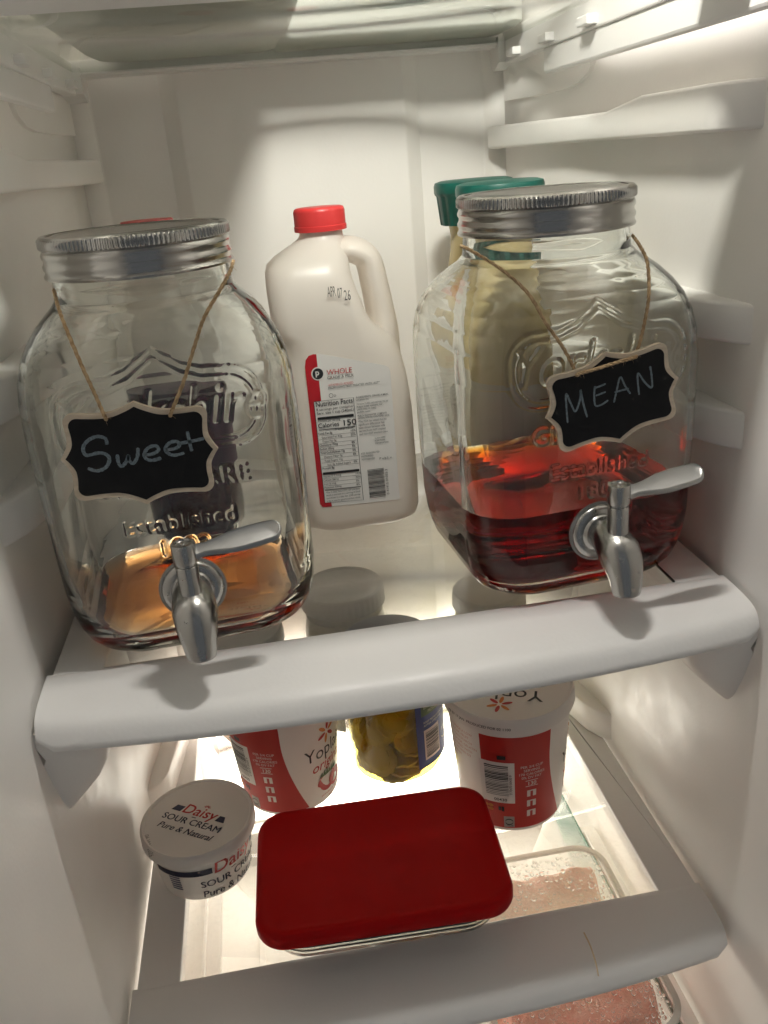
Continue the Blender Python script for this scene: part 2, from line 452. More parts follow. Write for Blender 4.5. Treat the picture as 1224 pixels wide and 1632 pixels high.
# bracket noses under the middle shelf
def gusset(side, wall):
    secs = []
    for t in np.linspace(0, 1, 10):
        y = .4475 + (.482 - .4475) * t
        zb = -.310 - .071 * math.sin(t * math.pi / 2) ** .9          # at the wall
        zi = -.310 - .035 * math.sin(t * math.pi / 2) ** .8          # at the inner side
        p = .006 + .026 * math.sin(min(1, t * 1.3) * math.pi / 2)
        secs.append((y, p, zi, zb))
    for y, z_in, z_w in ((.52, -.349, -.379), (.57, -.352, -.376), (.63, -.345, -.362), (.68, -.325, -.335), (.72, -.306, -.31)):
        secs.append((y, .032, z_in, z_w))
    v = []
    for y, p, zi, zb in secs:
        xw = wall_x(side, y) + side * .003; xi = wall_x(side, y) - side * p
        v += [(xw, y, -.299), (xi, y, -.299), (xi, y, zi + .006), (xi + side * .002, y, zi), (xi + side * .010, y, zi - (zi - zb) * .36), (xw - side * .003, y, zb), (xw, y, zb)]
    f = ring_faces(len(secs), 7)
    f.append(tuple(range(6, -1, -1))); b = (len(secs) - 1) * 7; f.append(tuple(range(b, b + 7)))
    o = new_mesh('shelf_bracket_nose', v, f, M_liner, wall)
    bm = bmesh.new(); bm.from_mesh(o.data); bmesh.ops.recalc_face_normals(bm, faces=bm.faces); bm.to_mesh(o.data); bm.free(); autosmooth(o, 38)
gusset(1, wr); gusset(-1, wl)

# ------------------------------------------------------------------ lamps of the refrigerator
tl = thing('ceiling_lamp', 'small warm lamp on the refrigerator ceiling above the top shelf', 'lamp', (TOP_LAMP_POS[0], TOP_LAMP_POS[1], ZTOP - .005))
tl.location = TOP_LAMP_POS
TILT = R_(-13)       # the lens looks back into the cabinet and a little down
def lampbox(nm, x0, x1, y0, y1, z0, z1, m, bev):
    o = box(nm, x0, x1, y0, y1, z0, z1, m, tl, bev); o.rotation_euler = (TILT, 0, 0); return o
lampbox('lamp_lens', -.030, .030, .0005, .004, -.020, .018, M_lamp, 0)
lampbox('lamp_housing', -.040, .040, -.03, 0, -.030, .032, M_liner, .004)
lampbox('housing_hood', -.040, .040, .0, .016, .0185, .032, M_liner, .002)
pl = thing('lamp_panel', 'bright white lamp panel at the back below the lower shelf', 'lamp', (.05, .862, -.67))
box('lamp_lens', -.165, .175, -.016, .002, -.064, .150, M_panel, pl, .0)
box('lens_fill', -.165, .175, -.026, -.0163, .104, .150, M_panel, pl, .0)  # added glowing block, brightens the wall between the lower and middle shelf
box('lens_frame', -.170, .180, -.018, .004, -.071, -.0645, M_liner, pl, .001)

# ------------------------------------------------------------------ shelves
OX0, OX1, OY0, OY1 = -.1262, .2545, .488, .822          # opening of the frame
def shelf(name, label, z, loc_z, open_back=.822, rear=.8655):
    t = thing(name, label, 'shelf', (0, 0, loc_z))
    # frame: one continuous mesh, swept front nose + flat side and rear bars
    x0, x1 = -.1615, .2890
    NX = 48; xs = np.linspace(x0, x1, NX)
    prof = [(0.062, -.010), (.058, -.0015), (.0565, 0), (.052, -.0001), (.036, -.0008), (.024, -.0018), (.015, -.0032), (.0095, -.0052), (.0060, -.0078), (.0032, -.0115), (.0010, -.0165), (.0, -.0190), (.0008, -.0215), (.0035, -.0232), (.012, -.0240), (.03, -.024), (.062, -.016)]
    v = []
    for x in xs:
        u = (x - (x0 + x1) / 2) / ((x1 - x0) / 2)
        yf = .4375 - .0155 * (1 - abs(u) ** 2.2) ; endk = max(0.0, (abs(u) - .965) / .035)
        yf += .003 * endk ** 2
        yi = OY0
        for (d, h) in prof:
            y = yf + (yi - yf) * (d / .0565) if d <= .0565 else yi + (d - .0565)
            v.append((x, y, h * (1 - .25 * endk)))
    n = len(prof); f = ring_faces(NX, n, closed=True)
    f.append(tuple(range(n))); f.append(tuple(range((NX - 1) * n + n - 1, (NX - 1) * n - 1, -1)))
    o = new_mesh('front_trim', v, f, M_frame, t)
    bm = bmesh.new(); bm.from_mesh(o.data); bmesh.ops.recalc_face_normals(bm, faces=bm.faces); bm.to_mesh(o.data); bm.free(); autosmooth(o, 50)
    # side bars taper with the liner; rear bar
    def bar(nm, pts, h=.016):
        bm = bmesh.new(); vs = [bm.verts.new((x, y, 0)) for x, y in pts]; fc = bm.faces.new(vs)
        r = bmesh.ops.extrude_face_region(bm, geom=[fc]);
        for q in r['geom']:
            if isinstance(q, bmesh.types.BMVert): q.co.z -= h
        bmesh.ops.recalc_face_normals(bm, faces=bm.faces)
        bmesh.ops.bevel(bm, geom=bm.edges[:], offset=.0012, segments=2, affect='EDGES', profile=.5)
        return flat_big(autosmooth(bm_obj(nm, bm, M_frame, t), 40), 2e-4)
    yj = OY0 - .002
    bar('side_bar', [(-.1583, yj), (OX0, yj), (OX0, open_back + .001), (-.142, open_back + .001), (-.1583, .69)])
    bar('side_bar', [(OX1, yj), (.2866, yj), (.2866, .69), (.2555, open_back + .001), (OX1, open_back + .001)])
    bar('rear_bar', [(-.1385, open_back + .0015), (.2505, open_back + .0015), (.2450, rear), (-.134, rear)])
    # pane sits in the frame
    box('glass_pane', OX0 - .006, OX1 + .006, OY0 - .006, open_back + .006, -.0062, -.0012, M_pane, t, 0)
    # thin dark groove where the pane meets the frame
    for (a, b, cc, d) in () if z == ZL else ((OX1 - .0008, OX1 + .0001, OY0 + .001, OY0 + .03),):
        box('groove', a, b, cc, d, -.0012, .0004, M_gasket, t, 0)
    return t
sm = shelf('glass_shelf', 'middle glass shelf with white plastic frame carrying both drink dispensers and the milk', ZU, ZU)
sl = shelf('glass_shelf', 'lower glass shelf with white frame carrying yogurt tubs, sour cream and red-lidded dish', ZL, ZL, rear=.8435)
# hairline crack in the front trim of the lower shelf
crk = [at_y(*p) for p in ((930, 1487, .452), (938, 1503, .4428), (943, 1516, .4362), (948, 1532, .4304), (951, 1545, .4262), (953, 1556, .4232))]
crk = [(p[0], p[1] - .0008, p[2] - ZL + .0012) for p in crk]
M_crack = mat('cracked plastic', (.62, .48, .30), .7)
tube('crack', smooth_path(crk, 5), .00055, M_crack, sl, 6)

# top shelf: seen from below
ts = thing('glass_shelf', 'top glass shelf seen from below with greenish pane and white side rails', 'shelf', (0, 0, ZT))
box('glass_pane', -.128, .245, .470, .842, .0003, .0045, M_pane_top, ts, 0)
box('rear_bar', -.137, .247, .8425, .866, -.003, .010, M_frame, ts, .0015)
box('rear_lip', -.134, .244, .8385, .8424, -.0016, .0001, M_frame, ts, .0003)
box('front_trim', -.158, .286, .430, .4695, -.012, .008, M_frame, ts, .004, 3)
for sx in (-1, 1):
    a, b = ((-.1395, -.1285) if sx < 0 else (.2455, .2565))
    box('side_rail', a, b, .470, .842, -.017, .0085, M_frame, ts, .0012)
    # hook end of the rail
    xa = a if sx < 0 else a
    bm = bmesh.new()
    prof = [(.835, .004), (.864, .004), (.864, -.010), (.858, -.0215), (.848, -.0215), (.835, -.016)]
    vs0 = [bm.verts.new((a - .001 if sx < 0 else a - .006, y, z)) for y, z in prof]; vs1 = [bm.verts.new((b + .006 if sx < 0 else b + .001, y, z)) for y, z in prof]
    for i in range(len(prof)):
        k = (i + 1) % len(prof); bm.faces.new((vs0[i], vs0[k], vs1[k], vs1[i]))
    bm.faces.new(vs0[::-1]); bm.faces.new(vs1); bmesh.ops.recalc_face_normals(bm, faces=bm.faces)
    bm_obj('rail_hook', bm, M_frame, ts)
    # ribs and stop tabs along the rail
    for y in (.80, .715, .63):
        x = (b if sx < 0 else a)
        box('rail_tab', x - (.001 if sx < 0 else .007), x + (.007 if sx < 0 else .001), y - .010, y + .010, -.0145, -.0085, M_frame, ts, .0008)
    xw0, xw1 = ((-.158, -.140) if sx < 0 else (.257, .283))
    bm = bmesh.new()
    box('rail_flange', a + .0015, b - .0015, .40, .735, -.035, -.0165, M_frame, ts, .002)
for i, x in enumerate((.0,)): pass

# third level: glass over the drawer
td = thing('drawer_cover', 'glass drawer cover with green edge and white rails under the lower shelf', 'drawer cover', (0, 0, Z3))
box('glass_pane', -.118, .2665, .43, .768, -.005, -.0008, M_pane_clean, td, 0)
box('glass_edge', .2666, .2682, .43, .768, -.0052, -.0004, M_glassedge, td, 0)
box('side_rail', -.1575, -.1185, .43, .775, -.012, -.001, M_liner, td, .001)
box('side_rail', .2684, .2850, .43, .70, -.014, -.003, M_liner, td, .001)
box('inner_rail', -.1350, -.1310, .435, .77, -.0009, .0045, M_liner, td, .001)
box('rear_bar', -.155, .262, .7685, .785, -.010, .003, M_liner, td, .0015)
box('rail_strip', .2700, .2725, .435, .69, -.0029, .002, M_liner, td, .0008)
# white drawer insert below: ribbed floor
dr = thing('crisper_drawer', 'white ribbed crisper drawer seen through the glass below', 'drawer', (0, 0, -.80))
box('drawer_floor', -.15, .28, .30, .84, -.004, 0, M_liner, dr, .001)
for i in range(7):
    x = -.09 + i * .05; box('drawer_rib', x - .004, x + .004, .32, .82, .0002, .004, M_liner, dr, .0015)

# tray and box added on the top shelf to shadow the back wall
o = loft('shade_tray', [(rrect(.072, .165, .03, 6), 0), (rrect(.080, .172, .035, 6), .004), (rrect(.084, .176, .038, 6), .05), (rrect(.082, .174, .037, 6), .052)], M_card, None, loc=(-.031, .672, ZT + .0052))
tag(o, 'added pale tray on the left of the top glass shelf, shading the back wall', 'tray')
o = loft('shade_box', [(rrect(.098, .040, .014, 5), 0), (rrect(.102, .043, .015, 5), .003), (rrect(.104, .044, .015, 5), .07), (rrect(.102, .043, .014, 5), .072)], M_card, None, loc=(.140, .8035, ZT + .0052))
tag(o, 'added pale box at the back of the top glass shelf, shading the back wall', 'box')

# ------------------------------------------------------------------ drink dispensers
JA, JY = .080, .560                     # half width, centre depth
GRID = .0005; GX0, GX1, GZ0, GZ1 = -.078, .078, .025, .225
def raster():
    nx = int((GX1 - GX0) / GRID); nz = int((GZ1 - GZ0) / GRID)
    H = np.zeros((nz, nx), np.float32)
    def tri(p, val=1.0):
        p = np.array(p); g = (p - np.array([GX0, GZ0])) / GRID
        a0, b0 = np.floor(g.min(0)).astype(int); a1, b1 = np.ceil(g.max(0)).astype(int) + 1
        a0 = max(a0, 0); b0 = max(b0, 0); a1 = min(a1, nx); b1 = min(b1, nz)
        if a1 <= a0 or b1 <= b0: return
        X, Z = np.meshgrid(np.arange(a0, a1) + .5, np.arange(b0, b1) + .5)
        (ax, ay), (bx, by), (cx, cy) = g
        d1 = (X - bx) * (ay - by) - (ax - bx) * (Z - by); d2 = (X - cx) * (by - cy) - (bx - cx) * (Z - cy); d3 = (X - ax) * (cy - ay) - (cx - ax) * (Z - ay)
        m = ~(((d1 < 0) | (d2 < 0) | (d3 < 0)) & ((d1 > 0) | (d2 > 0) | (d3 > 0)))
        H[b0:b1, a0:a1][m] = val
    def put(v, f, ox, oz):
        for q in f:
            for k in range(1, len(q) - 1): tri([(v[q[i]][0] + ox, v[q[i]][1] + oz) for i in (0, k, k + 1)])
    def txt(s, ox, oz, size, **k):
        v, f = text2d(s, size, align='CENTER', **k); put(v, f, ox, oz)
    txt('Yorkshire', 0, .150, .034, shear=.28, bold=.004, sx=.86)
    txt('GLASSWARE', 0, .1135, .0155, bold=.006, spacing=1.02)
    txt('Established', 0, .0895, .0140, bold=.004, spacing=1.05)
    txt('1802', 0, .0735, .0140, bold=.004, spacing=1.15)
    # shield outline, two ridges
    for k, ins in enumerate((0, .0050)):
        x, zt, zb, r = .0575 - ins, .1810 - ins, .1360 + ins, .018 - ins * .6
        pts = []
        def arc(cx, cz, a0, a1, n=8): pts.extend([(cx + r * math.cos(R_(a0 + (a1 - a0) * i / n)), cz + r * math.sin(R_(a0 + (a1 - a0) * i / n))) for i in range(n + 1)])
        arc(-x + r, zb + r, 270, 180); arc(-x + r, zt - r, 180, 90)
        pts.extend([(-.026, zt + .0005), (-.015, zt + .004), (-.006, zt + .010), (0, zt + .0140), (.006, zt + .010), (.015, zt + .004), (.026, zt + .0005)])
        arc(x - r, zt - r, 90, 0); arc(x - r, zb + r, 0, -90); pts.append(pts[0])
        v, f = ribbon_tri(pts, .0019); put(v, f, 0, 0)
    for _ in range(3):      # soften into pressed-glass relief
        H = (np.roll(H, 1, 0) + np.roll(H, -1, 0) + 2 * H) / 4; H = (np.roll(H, 1, 1) + np.roll(H, -1, 1) + 2 * H) / 4
    return H
RELIEF = raster()
def relief_at(x, z):
    gx = (x - GX0) / GRID - .5; gz = (z - GZ0) / GRID - .5
    i = np.clip(gx.astype(int), 0, RELIEF.shape[1] - 2); j = np.clip(gz.astype(int), 0, RELIEF.shape[0] - 2)
    fx = np.clip(gx - i, 0, 1); fz = np.clip(gz - j, 0, 1)
    h = RELIEF[j, i] * (1 - fx) * (1 - fz) + RELIEF[j, i + 1] * fx * (1 - fz) + RELIEF[j + 1, i] * (1 - fx) * fz + RELIEF[j + 1, i + 1] * fx * fz
    ok = (x > GX0 + .001) & (x < GX1 - .001) & (z > GZ0 + .001) & (z < GZ1 - .001)
    return np.where(ok, h, 0)
def jar_section(hz, inner=False):
    """half width and corner radius of the jar at height hz above the shelf"""
    H = [0.0012, .002, .004, .008, .014, .022, .032, .046, .10, .150, .168, .180, .190, .198, .205, .210, .214, .218, .230, .243]
    A = [.0585, .0615, .0655, .0695, .0730, .0757, .0776, .0790, .080, .080, .0795, .0780, .0752, .0712, .0660, .0612, .0570, .0540, .0528, .0528]
    C = [.030, .032, .033, .034, .034, .034, .034, .034, .034, .034, .036, .039, .043, .047, .050, .052, .054, .0538, .0527, .0527]
    return np.interp(hz, H, A), np.interp(hz, H, C)
def jar_ring(a, r, th):
    """superellipse-like rounded square at angles th"""
    cx, sx = np.cos(th), np.sin(th)
    # distance to a rounded square boundary along each direction
    k = a - r
    ax, ay = np.abs(cx), np.abs(sx)
    # flat sides
    t1 = a / np.maximum(ax, 1e-6); t2 = a / np.maximum(ay, 1e-6); t = np.minimum(t1, t2)
    px, py = ax * t, ay * t
    corner = (px > k) & (py > k)
    b = ax * k + ay * k; q = np.sqrt(np.maximum(b * b - 2 * k * k + r * r, 0)); tc = b + q
    t = np.where(corner, tc, t)
    return cx * t, sx * t
def smooth_arr(a, k):
    for _ in range(k): a = np.concatenate([a[:1], (a[:-2] + 2 * a[1:-1] + a[2:]) / 4, a[-1:]])
    return a
def inner_section(h):
    if h < .05: return np.interp(h, [.0088, .0105, .014, .020, .028, .040, .05], [.040, .052, .0615, .0680, .0715, .0740, .0750]), np.interp(h, [.009, .05], [.028, .030])
    aa, rr = jar_section(h); return aa - np.interp(h, [.05, .06], [.0041, .0040]), max(rr - .004, .01)
def make_jar(parent, seed, level):
    # front face sampled densely for the pressed relief
    tf = np.arctan(np.linspace(-1.0, 1.0, 300)) ; front = -math.pi / 2 + tf
    rest = np.linspace(front[-1], front[0] + 2 * math.pi, 150)[1:-1]
    th = np.concatenate([front, rest]); n = len(th)
    hz = np.concatenate([np.linspace(.0012, .024, 26)[:-1], np.arange(.024, .226, .0006), np.linspace(.2265, .243, 10)])
    a = np.array([jar_section(h)[0] for h in hz]); r = np.array([jar_section(h)[1] for h in hz]); a = smooth_arr(a, 30) if False else a
    rng = np.random.RandomState(seed)
    ph = rng.rand(6) * 6.28
    V = []
    for i, h in enumerate(hz):
        x, y = jar_ring(a[i], r[i], th)
        d = relief_at(x, np.full_like(x, h)) * ((y < -.5 * a[i]) & (np.abs(x) < .068)) * .00065
        wob = .00013 * (np.sin(3 * th + ph[0] + h * 31) + np.sin(5 * th + ph[1] - h * 47) + np.sin(7 * th + ph[2] + h * 83)) * (1 if h > .02 else h / .02)
        rad = np.sqrt(x * x + y * y); s = (rad + wob) / rad
        V.append(np.stack([x * s, y * s - d, np.full_like(x, h)], 1))
    no = len(hz)
    # inside
    n2 = n
    hin = [.243, .236, .225, .218, .213, .207, .199, .190, .180, .168, .150, .10, .06, .040, .028, .020, .014, .0105, .009]
    hin = sorted(hin + [level], reverse=True); ndry = hin.index(level) + 1      # below the level the tea itself is the boundary
    for k, h in enumerate(hin):
        aa, rr = inner_section(h)
        x, y = jar_ring(aa, rr, th); V.append(np.stack([x, y, np.full_like(x, h)], 1))
    V = np.concatenate(V); f = ring_faces(no + ndry, n)
    # bottom: outer cap with a shallow push-up, inner cap
    b = len(V); base = [(0, 0, .0035)]; x, y = jar_ring(.050, .030, th)
    V = np.concatenate([V, np.stack([x, y, np.full_like(x, .0030)], 1), np.array([[0, 0, .0035]]), np.array([[0, 0, .0085]])])
    for j in range(n):
        k = (j + 1) % n
        f.append((b + j, b + k, k, j)); f.append((b + n, b + k, b + j))
    me = bpy.data.meshes.new('glass_jar')
    me.vertices.add(len(V)); me.vertices.foreach_set('co', V.astype(np.float32).ravel())
    ls = np.fromiter((i for q in f for i in q), np.int32); cnt = np.fromiter((len(q) for q in f), np.int32)
    me.loops.add(len(ls)); me.loops.foreach_set('vertex_index', ls); me.polygons.add(len(f))
    me.polygons.foreach_set('loop_start', np.concatenate([[0], np.cumsum(cnt)[:-1]]).astype(np.int32)); me.polygons.foreach_set('loop_total', cnt)
    me.update(calc_edges=True); me.polygons.foreach_set('use_smooth', np.ones(len(f), bool)); me.materials.append(M_jar)
    o = bpy.data.objects.new('glass_jar', me); S.collection.objects.link(o); o.parent = parent
    return o
def liquid(parent, level, m):
    th = np.linspace(-math.pi, math.pi, 121)[:-1]
    hs = [.0088, .0105, .014, .020, .028, .040, .05, .055, .06, .07]
    hs = [h for h in hs if h < level - .001] + [level]
    v = []
    for i, h in enumerate(hs):
        aa, rr = inner_section(h)
        x, y = jar_ring(aa, rr, th)
        for a_, b_ in zip(x, y): v.append((a_, b_, h - (.0003 if i == 0 else 0)))
    n = len(th); f = ring_faces(len(hs), n); f.append(tuple(range(n - 1, -1, -1))); l = (len(hs) - 1) * n; f.append(tuple(range(l, l + n)))
    o = autosmooth(new_mesh('tea', v, f, m, parent), 40); return o
def jar_lid(parent):
    RL = .0562
    prof = [(.0548, .2305), (.0562, .2308), (.0566, .2320), (.0556, .2335), (.0553, .2348), (.0561, .2362), (.0563, .2378), (.0553, .2396), (.0551, .2412), (.0559, .2426), (.0561, .2440), (.0553, .2458), (.0549, .2466), (.0556, .2474)]
    o = lathe('lid', prof, M_lid, parent, 160, cap0=False, cap1=False)
    nk = 520
    kn = lambda r, z, a, j: r + (.00042 if (j % 4) in (0, 1) else -.0003) if .2478 < z < .2532 else r
    lathe('knurled_rim', [(.0552, .2472), (.0562, .2476), (.0563, .2482), (.0563, .2505), (.0562, .2526), (.0559, .2536), (.0548, .2546), (.0520, .2549), (.0514, .2543)], M_lid, o, nk, False, False, rfun=kn, smooth_ang=25)
    lathe('lid_disc', [(.0516, .2530), (.0514, .2541), (.049, .2541), (.0470, .2549), (.0455, .2550), (.0440, .2543), (.030, .2541), (.001, .2541)], M_lid, o, 96, False, True)
    # glass thread rim inside
    return o
def faucet(parent):
    t = lathe('faucet', [(.0186, 0), (.0186, .0012), (.0178, .0030), (.0150, .0042), (.0128, .0044), (.0115, .0065), (.0095, .0075)], M_faucet, parent, 64)
    t.rotation_euler = (R_(90), 0, 0); t.location = (0, -.0805, .0500)
    g = lathe('washer', [(.0200, -.0012), (.0203, .0004), (.0190, .0012)], mat_washer, t, 48)
    # local axes of the flange: x right, y -> up, z -> out (towards the viewer)
    path = smooth_path([(0, 0, .002), (0, .0015, .010), (0, .0012, .018), (0, -.003, .027), (0, -.010, .0335), (0, -.018, .0365), (0, -.0265, .0375)], 6)
    n = len(path); rad = np.interp(np.linspace(0, 1, n), [0, .15, .35, .5, .65, .82, .97, 1], [.0108, .0112, .0124, .0132, .0120, .0100, .0088, .0084])
    tube('spout', path, list(rad), M_faucet, t, 32, up=(1, 0, 0))
    vv = [];
    st = lathe('stem', [(.0064, -.002), (.0064, .0165), (.0060, .0170), (.0056, .0172), (.0056, .0184)], M_faucet, t, 40)
    st.rotation_euler = (R_(-90), 0, 0); st.location = (0, .0100, .0250)
    hb = lathe('lever_hub', [(.0066, .0), (.0070, .0006), (.0070, .0112), (.0066, .0122), (.0048, .0125), (.0044, .0116), (.0018, .0116), (.0014, .0122)], M_faucet, st, 40)
    hb.location = (0, 0, .0187)
    # lever: tapered paddle with raised rim, along +x
    def outline(ins):
        pts = []
        for x, hw in ((.004, .0042), (.012, .0034), (.018, .0042), (.026, .0060), (.034, .0066), (.044, .0064), (.050, .0060)): pts.append((x, hw - ins))
        for k in range(1, 8):
            a = R_(90 - 180 * k / 8); pts.append((.050 + (.0060 - ins) * math.cos(a), (.0060 - ins) * math.sin(a)))
        for x, hw in ((.050, .0060), (.044, .0064), (.034, .0066), (.026, .0060), (.018, .0042), (.012, .0034), (.004, .0042)): pts.append((x, -hw + ins))
        return pts
    P0 = outline(0); n = len(P0); v = []
    def lev(x): return .0050 + .0065 * (x / .056)
    def flat(pts, dz):   # paddle lies in a plane tilted to face the viewer: width along z(up)/out
        return [(x, -w_ * math.cos(R_(38)) , lev(x) + dz - w_ * math.sin(R_(38))) for x, w_ in pts]
    rows = [flat(P0, -.0013), flat(outline(-.0003), 0), flat(P0, .0010), flat(outline(.0007), .0013), flat(outline(.0013), .0006)]
    for r_ in rows: v += r_
    f = ring_faces(len(rows), n); f.append(tuple(range(n - 1, -1, -1))); l = (len(rows) - 1) * n; f.append(tuple(range(l, l + n)))
    lv = new_mesh('lever', v, f, M_lever, st); lv.location = (0, 0, .0187)
    bm = bmesh.new(); bm.from_mesh(lv.data); bmesh.ops.recalc_face_normals(bm, faces=bm.faces); bm.to_mesh(lv.data); bm.free(); autosmooth(lv, 50)
    return t
mat_washer = mat('grey rubber washer', (.25, .25, .24), .5)
def dispenser(x, label, level, tm, seed, rz):
    t = thing('drink_dispenser', label, 'drink dispenser', (x, JY, ZU + .0006), rz, 'glass drink dispensers on the middle shelf')
    make_jar(t, seed, level); liquid(t, level, tm); jar_lid(t); faucet(t)
    return t
DL = dispenser(-.0680, 'glass drink dispenser on the left, nearly empty with a little amber tea', LEVEL_L, M_tea_pale, 3, R_(4.2))
DR = dispenser(.1885, 'glass drink dispenser on the right, holding dark red-brown tea', LEVEL_R, M_tea, 5, R_(5.0))

# ------------------------------------------------------------------ chalkboard signs
def sign_outline(hw, hh, ins=0.0, n=14):
    """plaque with a small point at the middle of each side, counter-clockwise from the lower left"""
    hw -= ins; hh -= ins; r = .0052 - ins * .3
    def half(Lh, bumpy):      # offset along a half side, corner -> middle
        out = []
        for k in range(n + 1):
            t = k / n; s = r + (Lh - r) * t
            off = -bumpy * .16 * math.sin(math.pi * min(1, t / .8)) if t < .8 else 0
            if t >= .50: off += bumpy * ((t - .50) / .50) ** 1.9
            out.append((s, off))
        return out
    pts = []
    def side(Lh, M, bumpy, tr):
        h = half(Lh, bumpy); seq = [(-Lh + s, o_) for s, o_ in h] + [(Lh - s, o_) for s, o_ in h[::-1][1:]]
        for s, o_ in seq: pts.append(tr(s, M + o_))
    side(hw, hh, .0048, lambda s, m: (s, -m)); 
    pts.extend([(hw - r + r * math.sin(R_(a)), -hh + r - r * math.cos(R_(a))) for a in (22.5, 45, 67.5)])
    side(hh, hw, .0042, lambda s, m: (m, s)); pts.extend([(hw - r + r * math.cos(R_(a)), hh - r + r * math.sin(R_(a))) for a in (22.5, 45, 67.5)])
    side(hw, hh, .0048, lambda s, m: (-s, m)); pts.extend([(-hw + r - r * math.sin(R_(a)), hh - r + r * math.cos(R_(a))) for a in (22.5, 45, 67.5)])
    side(hh, hw, .0042, lambda s, m: (-m, -s)); pts.extend([(-hw + r - r * math.cos(R_(a)), -hh + r - r * math.sin(R_(a))) for a in (22.5, 45, 67.5)])
    return pts
SY = .4695     # front face of the signs
def sign(label, cx, cz, hw, hh, rot, strokes, zoom, wd, strings, bar=None):
    t = thing('chalkboard_sign', label, 'sign', (cx, SY + .004, cz), 0, 'chalkboard signs on the dispensers')
    ca, sa = math.cos(rot), math.sin(rot)
    def plate(nm, pts, y0, y1, m, bev=.0004):
        n = len(pts); P = [(x * ca - z * sa, x * sa + z * ca) for x, z in pts]
        bm = bmesh.new(); fr = [bm.verts.new((x, y0, z)) for x, z in P]; bk = [bm.verts.new((x, y1, z)) for x, z in P]
        bm.faces.new(fr); bm.faces.new(bk[::-1])
        for i in range(n): bm.faces.new((fr[i], bk[i], bk[(i + 1) % n], fr[(i + 1) % n]))
        bmesh.ops.recalc_face_normals(bm, faces=bm.faces)
        bmesh.ops.triangulate(bm, faces=[q for q in bm.faces if len(q.verts) > 4])
        return autosmooth(bm_obj(nm, bm, m, t), 35)
    plate('wooden_board', sign_outline(hw, hh), -.0040, -.0008, M_wood)
    bd = plate('black_face', sign_outline(hw, hh, .0027), -.0043, -.0039, M_chalkboard)
    pr = Print()
    rn = random.Random(3)
    for st in strokes:
        pts = []
        for zx, zy in st:
            p = at_y(zoom[0] + zx / zoom[2], zoom[1] + zy / zoom[2], SY - .0005); pts.append((p[0] - cx, p[2] - cz))
        pth = smooth_path(pts, 7); ws = [wd * (.86 + .28 * rn.random()) for _ in pth]
        if len(ws) > 2: ws[0] *= .6; ws[-1] *= .6
        v, f = ribbon_tri(pth, ws); pr.add(v, f)
    pr.build('writing', lambda x, z: (x, -.00455, z), M_chalk, bd)
    for i, sg in enumerate(strings):
        pth = smooth_path([np.array(at_y(px, py, y)) - np.array((cx, SY + .004, cz)) for px, py, y in sg], 14)
        n = len(pth); v = []; f = []
        for k in range(3):              # three twisted strands
            pp = []
            for i2, p in enumerate(pth):
                a = i2 * .62 + k * 2.094; tt = pth[min(i2 + 1, n - 1)] - pth[max(i2 - 1, 0)]; tt = tt / np.linalg.norm(tt)
                u_ = np.cross(tt, (0.1, 1, 0.05)); u_ /= np.linalg.norm(u_); w_ = np.cross(tt, u_)
                pp.append(p + (u_ * math.cos(a) + w_ * math.sin(a)) * .00052)
            v1, f1 = tube_data(pp, .00062, 6); b = len(v); v += v1; f += [tuple(q + b for q in g) for g in f1]
        for q in range(22):             # loose fibres
            p = pth[rn.randrange(2, n - 2)]; d = np.array([rn.uniform(-1, 1), rn.uniform(-.6, .2), rn.uniform(-1, 1)]); d /= np.linalg.norm(d)
            v1, f1 = tube_data([p, p + d * .0016, p + d * .003 + np.array((0, 0, -.0006))], .00007, 4); b = len(v); v += v1; f += [tuple(g_ + b for g_ in g) for g in f1]
        new_mesh('twine', v, f, M_twine, t)
    return t
sw = [[(338, 455), (330, 425), (290, 415), (245, 435), (222, 470), (237, 506), (300, 495), (338, 505), (350, 530), (332, 566), (290, 583), (245, 570)],
      [(388, 503), (395, 545), (412, 560), (435, 532), (442, 508), (447, 532), (466, 546), (486, 515), (490, 470)],
      [(520, 505), (560, 500), (590, 480), (575, 460), (540, 470), (520, 500), (530, 524), (560, 531), (603, 520)],
      [(625, 480), (665, 475), (690, 460), (680, 440), (645, 445), (622, 475), (640, 499), (670, 506), (715, 495)],
      [(730, 390), (740, 440), (752, 487)], [(690, 449), (750, 438), (812, 424)]]
sign('black chalkboard plaque reading Sweet, hung with twine on the left dispenser', -.0758, -.1425, .0385, .0250, R_(-3.2), sw, (60, 560, 3.06), .0019,
     [[(86, 462, .535), (92, 486, .512), (104, 520, .489), (130, 582, .4765), (152, 630, .4705), (167, 664, .4672), (169, 668, .470)],
      [(372, 416, .535), (367, 432, .512), (352, 460, .492), (326, 505, .480), (312, 545, .4765), (292, 610, .4715), (273, 657, .4675), (272, 662, .470)]])
me_ = [[(595, 690), (588, 600), (588, 540), (612, 592), (635, 630), (658, 570), (661, 520), (675, 590), (695, 660)], [(735, 500), (731, 550), (738, 600), (770, 595), (803, 572)], [(738, 550), (790, 530)], [(735, 510), (765, 499), (790, 488)],
       [(832, 585), (845, 530), (865, 455), (890, 500), (917, 540)], [(835, 532), (910, 512)], [(962, 545), (955, 480), (957, 435), (990, 480), (1026, 508), (1026, 450), (1018, 398)]]
